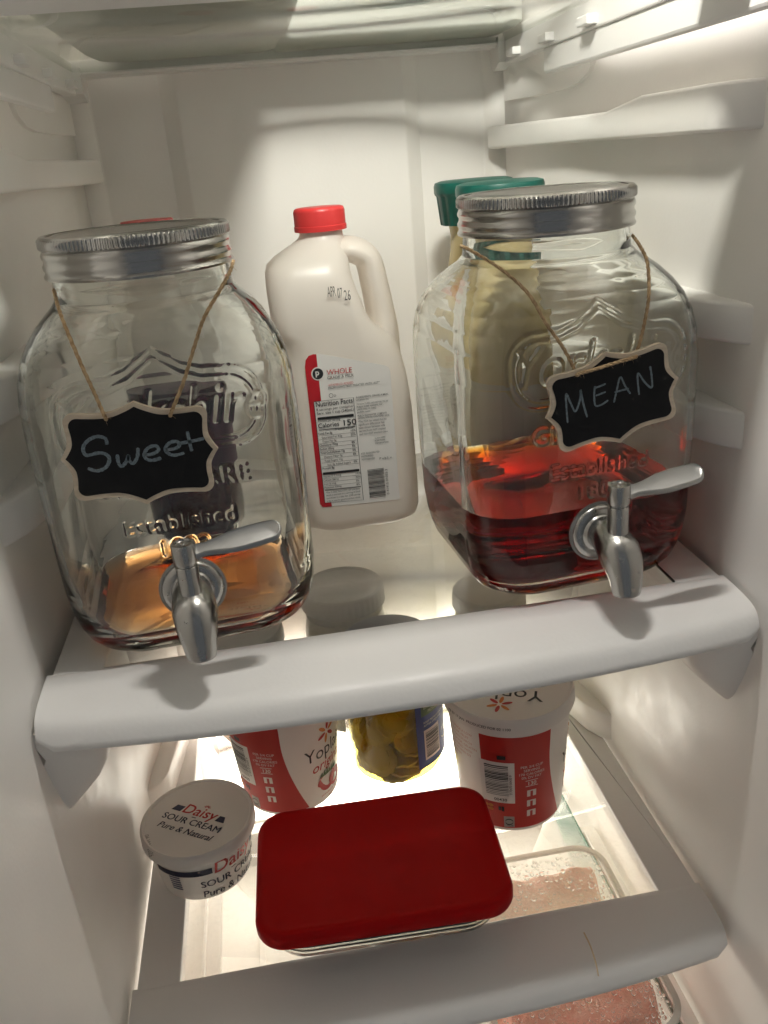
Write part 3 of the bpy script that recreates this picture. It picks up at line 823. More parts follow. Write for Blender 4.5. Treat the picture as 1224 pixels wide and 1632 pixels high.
sign('black chalkboard plaque reading MEAN, hung tilted with twine on the right dispenser', .1988, -.1438, .0372, .0240, R_(10.8), me_, (720, 460, 3.221), .00115,
     [[(735, 392, .535), (752, 400, .512), (800, 430, .492), (842, 468, .481), (870, 515, .4775), (898, 555, .4750), (916, 590, .4745)],
      [(1008, 375, .535), (1020, 392, .512), (1032, 420, .494), (1034, 470, .480), (1028, 510, .477), (1020, 545, .4755), (1008, 580, .475)],
      [(921, 598, .4700), (922, 596, .4676), (950, 588, .4672), (985, 577, .4672), (1010, 570, .4676), (1014, 568, .4700)]])

# ------------------------------------------------------------------ milk jug
MX, MY = .0620, .690
mk = thing('milk_jug', 'white plastic milk jug with red cap and nutrition label between the dispensers', 'milk jug', (MX, MY, ZU + .0006))
def mz(z): return z - (ZU + .0006)
secs = []
def msec(z, xl, xr, hy, r): secs.append((rrect((xr - xl) / 2, hy, r, 8, (xl + xr) / 2, 0), mz(z)))
for z, xl, xr, hy, r in ((-.2832, -.037, .036, .036, .02), (-.2815, -.043, .042, .042, .022), (-.2775, -.0475, .0462, .0462, .020), (-.270, -.0492, .0478, .0478, .017), (-.25, -.0500, .048, .048, .015), (-.19, -.0520, .0475, .0480, .015), (-.172, -.0525, .0468, .0480, .018), (-.158, -.0528, .0456, .0478, .022), (-.147, -.0532, .0438, .0475, .026), (-.138, -.0534, .0412, .0472, .029), (-.130, -.0536, .0370, .0468, .028), (-.1235, -.0538, .0290, .0462, .022), (-.118, -.0540, .0215, .046, .015), (-.108, -.0542, .0170, .0455, .015), (-.098, -.0545, .0140, .0445, .016), (-.088, -.0545, .0112, .0425, .018), (-.080, -.0540, .0098, .040, .019), (-.073, -.0520, .0098, .0365, .020), (-.067, -.0455, .0094, .031, .020), (-.062, -.0375, .0091, .0245, .0195), (-.058, -.0305, .0090, .0205, .0175), (-.0545, -.0256, .0088, .0175, .0166), (-.0520, -.0245, .0088, .0168, .0165), (-.044, -.0245, .0088, .0167, .0165)):
    msec(z, xl, xr, hy, r)
loft('jug_body', secs, M_hdpe, mk, smooth_ang=70)
hp = smooth_path([(-.004, 0, mz(-.0640)), (.006, 0, mz(-.0650)), (.0170, 0, mz(-.0670)), (.0262, 0, mz(-.0745)), (.0296, 0, mz(-.091)), (.0322, 0, mz(-.110)), (.0338, 0, mz(-.128)), (.0335, 0, mz(-.155))], 6)
tube('handle', hp, list(np.interp(np.linspace(0, 1, len(hp)), [0, .2, .45, .75, 1], [.0070, .0100, .0104, .0112, .0130])), M_hdpe, mk, 24, up=(0, 1, 0), flat=2.1)
cp = lathe('cap', [(.0195, mz(-.0500)), (.0201, mz(-.0498)), (.0201, mz(-.0462)), (.0196, mz(-.0458)), (.0196, mz(-.0360)), (.0188, mz(-.0338)), (.0170, mz(-.0330)), (.001, mz(-.0330))], M_redcap, mk, 120,
     rfun=lambda r, z, a, j: r - (.00025 if (j % 2 and mz(-.0455) < z < mz(-.0345)) else 0)); cp.location = (-.0078, 0, 0)
LY = -.0484
lb_pts = [(486, 585), (487, 574), (492, 567), (500, 564), (510, 564), (612, 582), (619, 585), (622, 592), (637, 794), (636, 796), (520, 808), (514, 808), (510, 803)]
def lp(px, py): p = at_y(px, py, MY + LY); return (p[0] - MX, p[2] - (ZU + .0006))
def lab(nm, pts, m, parent, dy):
    P = [lp(*p) for p in pts]; return new_mesh(nm, [(x, LY - dy, z) for x, z in P], [tuple(range(len(P)))[::-1]], m, parent, smooth=False)
lb = lab('label', lb_pts, M_label, mk, .0000)
lab('red_stripe', [(486, 585), (487, 574), (492, 567), (499, 564.5), (504, 564.5), (512, 640), (528, 801), (529, 807), (520, 808), (514, 808), (510, 803)], M_labelred, lb, .0002)
def circ(cx, cy, r, n=28): return [(cx + r * math.cos(2 * math.pi * k / n), cy + r * 1.02 * math.sin(2 * math.pi * k / n)) for k in range(n)]
lab('emblem', circ(506.5, 595.5, 10.5), M_label, lb, .0004); lab('emblem', circ(506.5, 595.5, 8.6), M_print_black, lb, .0006)
kb = Print(); kr = Print(); kw = Print()
def pxs(p): return at_y(p[0], p[1], MY + LY)
UNIT = np.linalg.norm(at_y(560, 700, MY + LY) - at_y(561, 700, MY + LY))
def T(pr, s, px, py, hpx, wpx=None, **k):
    x, z = lp(px, py); size = hpx * UNIT / .72
    v, f = text2d(s, 1, **{kk: vv for kk, vv in k.items()}); w0 = (v[:, 0].max() - v[:, 0].min()) * size
    sx = 1.0 if wpx is None else wpx * UNIT / w0
    pr.text(s, x, z, size, sx=sx, **k)
T(kw, 'p', 502.5, 598, 9, bold=.03)
T(kr, 'WHOLE', 521, 597.5, 8.5, 39); T(kb, 'GRADE A MILK', 521.5, 604.3, 4.5, 41); T(kr, 'VITAMIN D ADDED', 523, 615.5, 3.6, 39); T(kb, 'FROM COWS NOT TREATED WITH rbST*', 523, 620, 3.6, 80)
kb.line([(a[0], a[1]) for a in [lp(*q) for q in circ(527.5, 630, 3.2, 14)]], UNIT * .6, True); T(kb, 'D', 532, 632, 3.5)
frm = [lp(*q) for q in ((500, 640), (563, 633), (579, 796), (518, 801))]
lab('facts_panel', [(500, 640), (563, 633), (579, 796), (518, 801)], M_label, lb, .0003)
kb.line(frm, UNIT * .8, True)
T(kb, 'Nutrition Facts', 503, 648.5, 8.6, 57.5, bold=.008); T(kb, '8 servings per container', 504, 655, 4.4, 59); T(kb, 'Serv. size 1 cup (240mL)', 505, 661, 4.4, 58, bold=.008)
kb.line([lp(506, 667), lp(563.5, 661)], UNIT * 4.0)
T(kb, 'Amount per serving', 506, 673, 3.4, 36, bold=.008); T(kb, 'Calories', 507, 682, 7.5, 33, bold=.010); T(kb, '150', 545, 678, 9.5, 20, bold=.012)
kb.line([lp(508, 685), lp(566, 679)], UNIT * 1.3); T(kb, '% Daily Value*', 533, 685, 3.4, 32, bold=.008)
rows = [('Total Fat 8g', '10%', 1, 0), ('Saturated Fat 4.5g', '22%', 0, 5), ('Trans Fat 0g', '', 0, 5), ('Cholesterol 25mg', '8%', 1, 0), ('Sodium 105mg', '5%', 1, 0), ('Total Carbohydrate 13g', '5%', 1, 0), ('Dietary Fiber 0g', '0%', 0, 5), ('Total Sugars 12g', '', 0, 5), ('Incl. 0g Added Sugars', '0%', 0, 9), ('Protein 8g', '', 1, 0)]
for i, (a, b, bo, ind) in enumerate(rows):
    y = 693 + i * 6.15; x = 507 + i * .75
    T(kb, a, x + ind, y, 3.6, None, bold=.010 if bo else 0.0, sx=1.0) if False else T(kb, a, x + ind, y, 3.7, 1.62 * len(a) + 3, bold=.010 if bo else 0.0)
    if b: T(kb, b, 558 + i * .75, y - 5.6, 3.6, 2.6 * len(b), bold=.008)
    if i < 9: kb.line([lp(x, y + 1.6), lp(x + 59, y - 4.6)], UNIT * .4)
kb.line([lp(514.5, 754.5), lp(572.5, 748.5)], UNIT * 4.0)
for i, (a, b) in enumerate((('Vitamin D 3.1mcg', '15%'), ('Calcium 280mg', '20%'), ('Iron 0.1mg', '0%'), ('Potassium 330mg', '8%'))):
    y = 761 + i * 5.9; x = 515 + i * .7; T(kb, a, x, y, 3.5, 1.62 * len(a) + 3); T(kb, b, 566 + i * .7, y - 5.6, 3.4, 2.6 * len(b)); kb.line([lp(x, y + 1.4), lp(x + 58, y - 4.6)], UNIT * .4)
kb.line([lp(518, 781), lp(575, 775)], UNIT * 1.0)
for i, a in enumerate(('*The % Daily Value (DV) tells you how', 'much a nutrient in a serving of food', 'contributes to a daily diet. 2,000 calories', 'a day is used for general nutrition advice.')): T(kb, a, 519.5 + i * .5, 786 + i * 4.5, 3.0, 55)
for i, (a, w_) in enumerate((('INGREDIENTS: GRADE A MILK,', 51), ('VITAMIN D3.', 20), ('MANUFACTURED AND DISTRIBUTED BY', 50), ('PUBLIX SUPER MARKETS, INC.,', 42), ('LAKELAND, FL 33802', 30), ('publix.com', 20), ('PUBLIX GUARANTEE: COMPLETE', 46), ('SATISFACTION OR YOUR MONEY BACK', 50), ('*The FDA has stated that no', 45), ('significant difference has', 41), ('been shown between milk', 42), ('derived from rbST-treated', 42), ('and non-rbST-treated cows.', 46))):
    y = (634.5, 639, 645.5, 650, 654, 658, 664, 668, 673.5, 678.5, 683.5, 688.5, 693.5)[i]; x = 567 + (y - 634) * .095
    T(kb, a, x, y, 2.9 if i < 8 else 3.5, w_, bold=.008 if i in (0, 5, 6) else 0)
for i, a in enumerate(('SCAN HERE', 'FOR MORE', 'INFORMATION')): T(kb, a, 597 + i * .5, 699 + i * 4.2, 2.8, (17, 16, 21)[i])
for i, a in enumerate(('KEEP REFRIGERATED', 'PASTEURIZED', 'HOMOGENIZED')): T(kb, a, 575.5 + i * .5, 724 + i * 4.8, 2.9, (29, 19, 21)[i])
T(kb, 'Publix.', 604.5, 732, 4.0, 22, spacing=1.3)
x0, z0 = lp(590, 793); x1, z1 = lp(614, 744); kb.bars_h(x0 - .0004, x1 - .0014, z0, z1, 26, 4)
v, f = text2d('0 41415 01055 3', .0028); kb.add([(x1 + .0006 - p[1] - .0004 + .0012, z0 + .001 + p[0] * 1.15) for p in v], f)
for pr, m in ((kb, M_print_black), (kr, M_ink_red), (kw, M_label)): pr.build('lettering', lambda x, z: (x, LY - .00085, z), m, lb)
dt = Print(); M_dot = mat('printed date', (.10, .09, .085), .6)
p0 = at_y(521, 474, MY - .046); 
for ch, px_, py_, wd_ in (('APR', 522, 473, 12.5), ('07', 538, 475, 7.5), ('26', 548.5, 478.5, 10)):
    p = at_y(px_, py_, MY - .0462); v0, f0 = text2d(ch, 1); dt.text(ch, p[0] - MX, p[2] - (ZU + .0006), .0106, sx=wd_ * UNIT / (v0[:, 0].max() * .0106))
dt.build('date_stamp', lambda x, z: (x, -.0474, z), M_dot, mk)

# ------------------------------------------------------------------ grape juice bottle behind the left dispenser
gj = thing('juice_bottle', 'dark purple juice bottle with red cap behind the left dispenser', 'juice bottle', (-.0735, .688, ZU + .0006))
lathe('juice', [(.028, .0015), (.034, .003), (.0380, .009), (.0385, .02), (.0375, .06), (.0385, .10), (.0385, .128), (.010, .1285)], M_grape, gj, 64)
lathe('bottle_body', [(.030, 0), (.036, .002), (.0390, .008), (.0395, .02), (.0385, .06), (.0395, .10), (.0395, .150), (.036, .175), (.026, .200), (.019, .218), (.0165, .230), (.0165, .240)], M_pane_clean, gj, 64)
lathe('label', [(.0399, .062), (.0400, .064), (.0402, .112), (.0401, .114)], mat('plum label', (.10, .018, .055), .45), gj, 64, False, False)
lathe('cap', [(.0190, .2360), (.0198, .2365), (.0198, .2500), (.0188, .2525), (.001, .2528)], M_redcap, gj, 60, rfun=lambda r, z, a, j: r - (.0004 if j % 2 and .238 < z < .249 else 0))

# ------------------------------------------------------------------ two carafe bottles with green caps behind the right dispenser
def carafe(x, y, label, rz):
    t = thing('juice_carafe', label, 'juice bottle', (x, y, ZU + .0006), rz, 'green-capped juice carafes')
    o = lathe('carafe_body', [(.034, 0), (.038, .003), (.0408, .012), (.0408, .05), (.0402, .11), (.0380, .140), (.032, .165), (.0255, .185), (.0225, .200), (.0215, .212), (.0235, .224), (.0265, .229), (.0265, .234)], M_juice, t, 64)
    lathe('label', [(.0411, .030), (.0412, .031), (.0409, .10), (.0405, .104)], mat('pale carafe label', (.60, .56, .46), .4), t, 64, False, False)
    cp = lathe('cap', [(.0292, .2215), (.0300, .2220), (.0326, .2455), (.0338, .2465), (.0344, .2485), (.0344, .2535), (.0334, .2562), (.0290, .2575), (.001, .2580)], M_green, t, 96, rfun=lambda r, z, a, j: r * (1.0 if z > .2468 else (1 - .035 * (1 if (j // 2) % 3 == 0 else 0))))
    return t
carafe(.1965, .774, 'rear yellow juice carafe, its green cap farther left behind the right dispenser', 0)
carafe(.1955, .688, 'front yellow juice carafe, its green cap just behind the right dispenser lid', .3)

# ------------------------------------------------------------------ yogurt tubs
def yogurt(x, y, label, rot):
    d = math.hypot(x, y); rz = -math.asin(x / d) + rot
    t = thing('yogurt_tub', label, 'yogurt tub', (x, y, ZL + .0006), rz, 'large yogurt tubs on the lower shelf')
    H = .1265
    rad = lambda z: .0462 + (.0548 - .0462) * (z / .118)
    lathe('tub', [(.040, .0022), (.0435, .0004), (.0455, .0006), (rad(.004), .004), (rad(.06), .06), (rad(.114), .114), (.0556, .1145), (.0558, .118)], M_tub, t, 96)
    ld = lathe('lid', [(.0560, .1120), (.0574, .1122), (.0580, .1140), (.0577, .1225), (.0574, .1262), (.0566, .1272), (.0552, .1268), (.0545, .1255), (.0538, .1250), (.001, .1250)], M_tub, t, 96)
    def wrap(off): return lambda th, z: ((rad(z) + off) * math.sin(th), -(rad(z) + off) * math.cos(th), z)
    D = math.radians
    # red field: straight left edge, right edge flares towards the base
    def edge(z):
        k = max(0, min(1, (.085 - z) / .085)); return D(40) + D(24) * k ** 1.8
    zs = np.linspace(.0045, .1075, 24); v = []; nn = 26
    for z in zs:
        for k in range(nn): v.append(wrap(.00025)(D(-28) + (edge(z) - D(-28)) * k / (nn - 1), z))
    new_mesh('red_band', v, ring_faces(len(zs), nn, closed=False), M_tub_red, t)
    a = Print(); a.rect(D(-30), .034, D(4), .080, 12); a.build('barcode_patch', wrap(.0005), M_label, t)
    k = Print(); k.bars_h(D(-25), D(-2), .043, .0770, 19, 2); k.text('00430', D(-18), .0365, .0042 / .055 * 1.0, sx=1) if False else None
    k2 = Print()
    def tx(pr, s, th, z, size, **kw):      # lettering on the tub wall; x is an arc length
        v, f = text2d(s, size, **kw); pr.add([(D(th) + p[0] / rad(z), z + p[1]) for p in v], f)
    tx(k, '00430', -17, .0365, .0045, bold=.01)
    v, f = text2d('0 70470 00430 9', .0036); k.add([(D(1.5) - p[1] / .052, .0445 + p[0] * .9) for p in v], f)
    k.build('barcode', wrap(.0008), M_print_black, t)
    wn = Print()
    for i, s in enumerate(('PER 3/4 CUP', 'SERVING', '170 CALORIES', '0% DV FAT')): tx(wn, s, 21, .0730 - i * .0040, .0038, align='CENTER')
    tx(wn, '130', 21, .0535, .0056, align='CENTER', bold=.01)
    for i, z in enumerate((.0405, .0290, .0175)):
        for (dx, w_, dz, h) in ((-.0042, .003, .0, .0072), (.0012, .003, .0, .0072), (-.0042, .0084, .0058, .0014)): wn.rect(D(21) + dx / .05, z + dz, D(21) + (dx + w_) / .05, z + dz + h * .9)
    fr = [(-.0056, .0522), (.0056, .0522), (.0056, .0585), (-.0056, .0585)]; wn.line([(D(21) + p[0] / .05, p[1]) for p in fr] , .0006, True)
    wn.build('facts', wrap(.0006), M_ink_white, t)
    rc = Print(); rc.rect(D(-8), .0060, D(3), .0185, 4); rc.build('recycle_mark', wrap(.0006), mat('grey patch', (.40, .36, .34), .5), t)
    r2 = Print(); r2.line([(D(-2.5) + .0034 / .047 * math.cos(2 * math.pi * i / 12), .0125 + .0032 * math.sin(2 * math.pi * i / 12)) for i in range(12)], .0012, True)
    tx(r2, 'TUB', -5, .0068, .003); r2.rect(D(-13), .0255, D(-10.5), .0300); r2.rect(D(-9.5), .0245, D(-7), .0300); r2.rect(D(-12), .0835, D(-4), .0880, 3); ra = r2.build('recycle_print', wrap(.0010), M_print_black, t); ra['kind'] = 'stuff'
    dts = Print()
    for i in range(4): dts.disc(D(-26) + (i % 2) * .09, .0295 - (i // 2) * .0042, .0022 / .047, 10, .0018)
    dts.build('colour_dots', wrap(.0008), M_ink_orange, t)
    # faint ingredients text on the white side
    pk = Print()
    for i in range(8): tx(pk, ('CULTURED GRADE A LOW', 'FAT MILK, SUGAR, FRUIT', 'MODIFIED CORN STARCH', 'NATURAL FLAVOR, GELATIN', 'PECTIN, COLORED WITH', 'VITAMIN A, VITAMIN D3', 'DISTRIBUTED BY', 'KEEP COLD')[i], -84, .100 - i * .0048, .0037)
    pk.build('small_print', wrap(.0004), M_ink_pink, t)
    # front logo
    lg = Print(); tx(lg, 'Yoplait', 92, .055, .0200, align='CENTER', sx=.92); lg.build('logo_lettering', wrap(.0005), M_print_black, t)
    og = Print(); tx(og, 'original', 93, .0410, .0150, align='CENTER', shear=.3, bold=.006, sx=.95); og.build('logo_script', wrap(.0005), M_ink_red, t)
    def petals(pr_o, pr_r, cx, cz, s, tr):
        for i in range(6):
            a_ = R_(60 * i + 20); pr = (pr_o, pr_r)[i % 2]
            pts = []
            for q in range(10):
                b_ = 2 * math.pi * q / 10; u = s * (.58 + .42 * math.cos(b_)); w_ = s * .15 * math.sin(b_)
                pts.append(tr(cx, cz, u * math.cos(a_) - w_ * math.sin(a_), u * math.sin(a_) + w_ * math.cos(a_)))
            pr.poly(pts)
    po, prd = Print(), Print(); petals(po, prd, D(92), .0800, .0125, lambda cx, cz, dx, dz: (cx + dx / .053, cz + dz))
    po.build('flower_petals', wrap(.0005), M_ink_orange, t); prd.build('flower_petals', wrap(.0006), M_ink_red, t)
    st = Print()
    pts = [(D(90) + .0135 / .05 * math.cos(2 * math.pi * i / 24) * (1 if math.sin(2 * math.pi * i / 24) > 0 else .82), .0235 + .0105 * math.sin(2 * math.pi * i / 24)) for i in range(24)]; st.poly(pts)
    pts = [(D(104) + .0105 / .05 * math.cos(2 * math.pi * i / 24), .0210 + .0095 * math.sin(2 * math.pi * i / 24)) for i in range(24)]; st.poly(pts)
    for i, s in enumerate(('strawberry low fat', 'yogurt')): tx(st, s, 96, .0085 - i * .004, .0038, align='CENTER')
    st.build('strawberry', wrap(.0005), M_ink_red, t)
    gl = Print()
    for i in range(7):
        a_ = D(80 + i * 4.0); gl.poly([(a_ - .05, .0315), (a_ + .05, .0320), (a_ + .03, .0372 + .0015 * (i % 3))])
    gl.build('strawberry_leaves', wrap(.0008), M_ink_green, t)
    # lettering on the lid, upside-down to the viewer, and round the rim
    tb = Print(); tb.text('Yoplait', 0, 0, .0225, align='CENTER'); tbo = Print(); tbo.text('original', -.002, -.0150, .0165, align='CENTER', shear=.3, bold=.006)
    for i, s in enumerate(('LOW FAT', 'YOGURT', 'QUART')): tbo.text(s, -.033, -.017 - i * .005, .0045, align='CENTER'); tbo.text(s, .034, -.011 - i * .005, .0045, align='CENTER')
    lo, lr = Print(), Print(); petals(lo, lr, .004, .0225, .0115, lambda cx, cz, dx, dz: (cx + dx, cz + dz))
    ax = R_(180 - 6) - rot     # in the tub's frame
    def top(dz): return lambda u, w_: (u * math.cos(ax) - (w_ + .010) * math.sin(ax), u * math.sin(ax) + (w_ + .010) * math.cos(ax), .12512 + dz)
    tb.build('lid_lettering', top(.0001), M_print_black, ld); tbo.build('lid_script', top(.0001), M_ink_red, ld); lo.build('lid_flower', top(.0001), M_ink_orange, ld); lr.build('lid_flower', top(.0002), M_ink_red, ld)
    ds = Print(); v, f = text2d('USE BY 17 JAN  PRODUCED FOR 02 1100', .0036, bold=.004); ds.add([(D(-62) + p[0] / .0585, .1175 + p[1]) for p in v], f)
    ds.build('date_print', lambda th, z: (.0584 * math.sin(th + (-rot)), -.0584 * math.cos(th - rot), z), M_print_black, ld)
    return t
yogurt(.172, .622, 'red and white yogurt tub on the right of the lower shelf, barcode facing front', 0)
yogurt(-.0300, .692, 'red and white yogurt tub on the left, flower logo facing right, beside the pickles', R_(-46))

# ------------------------------------------------------------------ sour cream
sx_, sy_ = -.1095, .6005
sc = thing('sour_cream_tub', 'small round white sour cream tub by the left wall', 'sour cream tub', (sx_, sy_, ZL + .0006))
srad = lambda z: .0385 + (.0445 - .0385) * (z / .046)
lathe('tub', [(.033, .0016), (.0370, .0004), (.0382, .0014), (srad(.01), .01), (srad(.046), .046), (.0460, .0462)], M_tub, sc, 80)
sld = lathe('lid', [(.0464, .0445), (.0482, .0448), (.0486, .0462), (.0484, .0535), (.0476, .0556), (.0464, .0564), (.0452, .0560), (.0443, .0548), (.001, .0548)], M_tub, sc, 96)
pA = at_z(254, 1300, ZL + .0554); pB = at_z(356, 1329, ZL + .0554); LA = math.atan2(pB[1] - pA[1], pB[0] - pA[0])
def daisy(pr_r, pr_n, s):
    pr_r.text('Daisy', 0, .010 * s, .0190 * s, align='CENTER', bold=.012, shear=.12); pr_n.text('SOUR CREAM', 0, -.004 * s, .0120 * s, align='CENTER'); pr_n.text('Pure & Natural', 0, -.0165 * s, .0110 * s, align='CENTER', shear=.25)
    pr_n.rect(-.0045 * s, .0065 * s, .0005 * s, .0073 * s)
    for k in (-1, 1):
        pr_n.poly([(k * .0195 * s + k * .003 * s, .0100 * s), (k * .0335 * s, .0100 * s), (k * .0305 * s, .0180 * s), (k * .0195 * s + (0.005 * s if k > 0 else -.001 * s), .0180 * s)])
    for k in range(5): a_ = R_(90 + (k - 2) * 32); pr_r.line([(.0035 * s + .0012 * math.cos(a_), .0235 * s + .0012 * math.sin(a_)), (.0035 * s + .0034 * math.cos(a_), .0235 * s + .0034 * math.sin(a_))], .0011 * s)
a, b = Print(), Print(); daisy(a, b, .80)
cA = (at_z(305, 1311, ZL + .0554)); ox, oy = cA[0] - sx_, cA[1] - sy_
tf = lambda dz: (lambda u, w_: (ox + u * math.cos(LA) - w_ * math.sin(LA), oy + u * math.sin(LA) + w_ * math.cos(LA), .05495 + dz))
a.build('lid_lettering', tf(.0001), M_ink_red, sld); b.build('lid_lettering', tf(.0001), M_ink_navy, sld)
b.v = [(p[0] + .00032, p[1] + .0001) for p in b.v]; b.build('lid_lettering', tf(.00016), M_ink_navy, sld)
d_ = Print(); d_.text('06 JAN 2026', 0, 0, .0052, bold=.004); pD = at_z(230, 1332, ZL + .0554)
d_.build('lid_date', lambda u, w_: (pD[0] - sx_ + u * math.cos(LA - .75) - w_ * math.sin(LA - .75), pD[1] - sy_ + u * math.sin(LA - .75) + w_ * math.cos(LA - .75), .0551), mat('grey ink', (.3, .28, .27), .6), sld)
def swrap(off, th0): return lambda u, z: ((srad(z) + off) * math.sin(th0 + u / .042), -(srad(z) + off) * math.cos(th0 + u / .042), z)
TH = R_(42)
a, b = Print(), Print(); daisy(a, b, 1.02)
ab = lambda P: setattr(P, 'v', [(p[0] * .93, p[1] * .93 + .0200) for p in P.v])
# drop the trapezoid ends: the side carries a long navy band instead
b2 = Print(); b2.text('SOUR CREAM', 0, -.004, .0112, align='CENTER'); b2.text('Pure & Natural', 0, -.0165, .0112, align='CENTER', shear=.1, bold=.004); b2.rect(-.0045, .0065, .0005, .0073)
for k in range(24): b2.rect(-.075 + k * .0022, .0115, -.075 + (k + 1) * .0022, .0185)
for k in range(12): b2.rect(.024 + k * .0025, .0115, .024 + (k + 1) * .0025, .0185)
ab(a); ab(b2)
a.build('side_lettering', swrap(.0004, TH), M_ink_red, sc); b2.build('side_lettering', swrap(.0004, TH), M_ink_navy, sc)
b2.v = [(p[0] + .00035, p[1]) for p in b2.v]; b2.build('side_lettering', swrap(.00046, TH), M_ink_navy, sc)
q = Print()
for k in range(6): q.rect(-.058, .014 + k * .0028, -.048, .0157 + k * .0028, 4)
q.build('facts_print', swrap(.0004, TH), mat('slate ink', (.16, .16, .22), .5), sc)

# ------------------------------------------------------------------ glass dish with red lid
rd = thing('food_dish', 'rectangular glass food dish with dark red lid at the front of the lower shelf', 'food dish', (.0360, .5255, ZL + .0006), R_(-2.3))
def rr_secs(tab, n=8): return [(rrect(hx, hy, r, n), z) for hx, hy, r, z in tab]
outer = [(.082, .036, .022, .0008), (.0860, .0405, .026, .0006), (.0885, .0435, .028, .004), (.0895, .0465, .029, .012), (.0905, .0530, .029, .028), (.0915, .0570, .029, .040), (.0930, .0595, .030, .0425), (.0930, .0595, .030, .045)]
inner = [(.0885, .0550, .028, .045), (.0875, .0540, .027, .039), (.0865, .0500, .026, .028), (.0850, .0440, .025, .014), (.0825, .0400, .022, .0075), (.075, .034, .018, .0062)]
loft('glass_dish', rr_secs(outer) + rr_secs(inner), M_jar2, rd, True, True, 60)
loft('stew', rr_secs([(.0752, .0342, .018, .0066), (.0820, .0396, .022, .0080), (.0846, .0436, .025, .0145), (.0860, .0496, .026, .0270), (.0861, .050, .026, .0290), (.06, .03, .02, .0310)]), M_stew, rd, True, True, 60)
loft('lid', rr_secs([(.0950, .0640, .022, .0385), (.0965, .0655, .023, .0390), (.0972, .0662, .0235, .0410), (.0972, .0662, .0235, .0478), (.0960, .0650, .0225, .0510), (.0945, .0635, .021, .0520), (.0915, .0605, .019, .0524), (.0895, .0585, .018, .0520), (.087, .056, .025, .0519), (.04, .02, .01, .0522)], 10), M_redlid, rd, False, True, 50)

# ------------------------------------------------------------------ jars at the back of the lower shelf
def clear_jar(name, label, x, y, r, h, content, lidmat, lid_r, group=None, top=.82, embossed=None):
    t = thing(name, label, 'jar', (x, y, ZL + .0006), 0, group)
    lathe('glass_jar', [(r * .80, .0006), (r * .93, .0012), (r, .008), (r, h * .72), (r * .96, h * .79), (r * .88, h * .85), (r * .86, h * .92)], M_pane_clean, t, 64, True, False)
    if content: lathe('contents', [(r * .72, .004), (r * .88, .0045), (r * .955, .010), (r * .955, h * .70), (r * .90, h * top), (r * .5, h * top)], content, t, 48)
    ld = lathe('lid', [(lid_r * .97, h * .875), (lid_r, h * .88), (lid_r * .985, h * .905), (lid_r, h * .93), (lid_r * .985, h * .965), (lid_r * .97, h * .99), (lid_r * .93, h), (lid_r * .88, h * .995), (lid_r * .86, h * .988), (.001, h * .988)], lidmat, t, 160, rfun=lambda r, z, a, j: r * (1 - (.012 if j % 4 < 2 and h * .90 < z < h * .98 else 0)), smooth_ang=30)
    if embossed:
        p = Print(); p.text(embossed, 0, -.008, .026, align='CENTER', shear=.3, bold=.004); p.build('lid_lettering', lambda u, w_: (u, w_, h * .988 + .0003), mat('worn lid print', (.26, .26, .25), .5), ld)
    return t
clear_jar('mason_jar', 'mason jar with grey metal lid under the middle shelf, behind the pickles', .0455, .788, .0445, .160, M_olive, M_silverlid, .0435, embossed='Ball')
clear_jar('relish_jar', 'jar of yellow-green relish with dull lid behind the right yogurt tub', .1960, .772, .0395, .140, M_lime, M_silverlid, .0385)
clear_jar('preserve_jar', 'jar of peach-coloured preserve behind the left yogurt tub', -.0600, .789, .0430, .125, M_peach, M_silverlid, .0410)
# pickle jar
pj = thing('pickle_jar', 'jar of yellow-green pickle slices with blue label in the middle of the lower shelf', 'jar', (.0778, .7035, ZL + .0006))
PR, PH = .0430, .142
lathe('glass_jar', [(.033, .0010), (.0385, .0006), (.0415, .0030), (PR, .012), (PR, .105), (.0410, .116), (.0365, .124), (.0355, .132)], thin_glass('pickle jar glass', (.90, .92, .86), 1.6), pj, 72, True, False)
lathe('lid', [(.0372, .1270), (.0385, .1274), (.0385, .1390), (.0378, .1410), (.0360, .1420), (.001, .1420)], M_bluelid, pj, 72)
pj.scale = (1.128, 1.128, 1)
lathe('brine', [(.030, .0035), (.0385, .0045), (.0414, .012), (.0414, .105), (.0400, .112), (.002, .1125)], thin_glass('pickle brine', (.93, .83, .36), 1.2), pj, 72)
rn = random.Random(5)
def slice_mesh(nm, c0, nrm, r, th, m, parent, wav=14):
    nrm = Vector(nrm).normalized(); a_ = nrm.orthogonal().normalized(); b_ = nrm.cross(a_); v = []; n = 42
    for s_, rr in ((-th / 2, .93), (-th / 3, 1), (th / 3, 1), (th / 2, .93)):
        for k in range(n):
            an = 2 * math.pi * k / n; q = Vector(c0) + nrm * (s_ + .0007 * math.sin(an * 7)) + (a_ * math.cos(an) + b_ * math.sin(an)) * r * rr * (1 + .035 * math.cos(an * wav)); v.append(q)
    f = ring_faces(4, n); f.append(tuple(range(n - 1, -1, -1))); f.append(tuple(range(3 * n, 4 * n)))
    return autosmooth(new_mesh(nm, v, f, m, parent), 50)
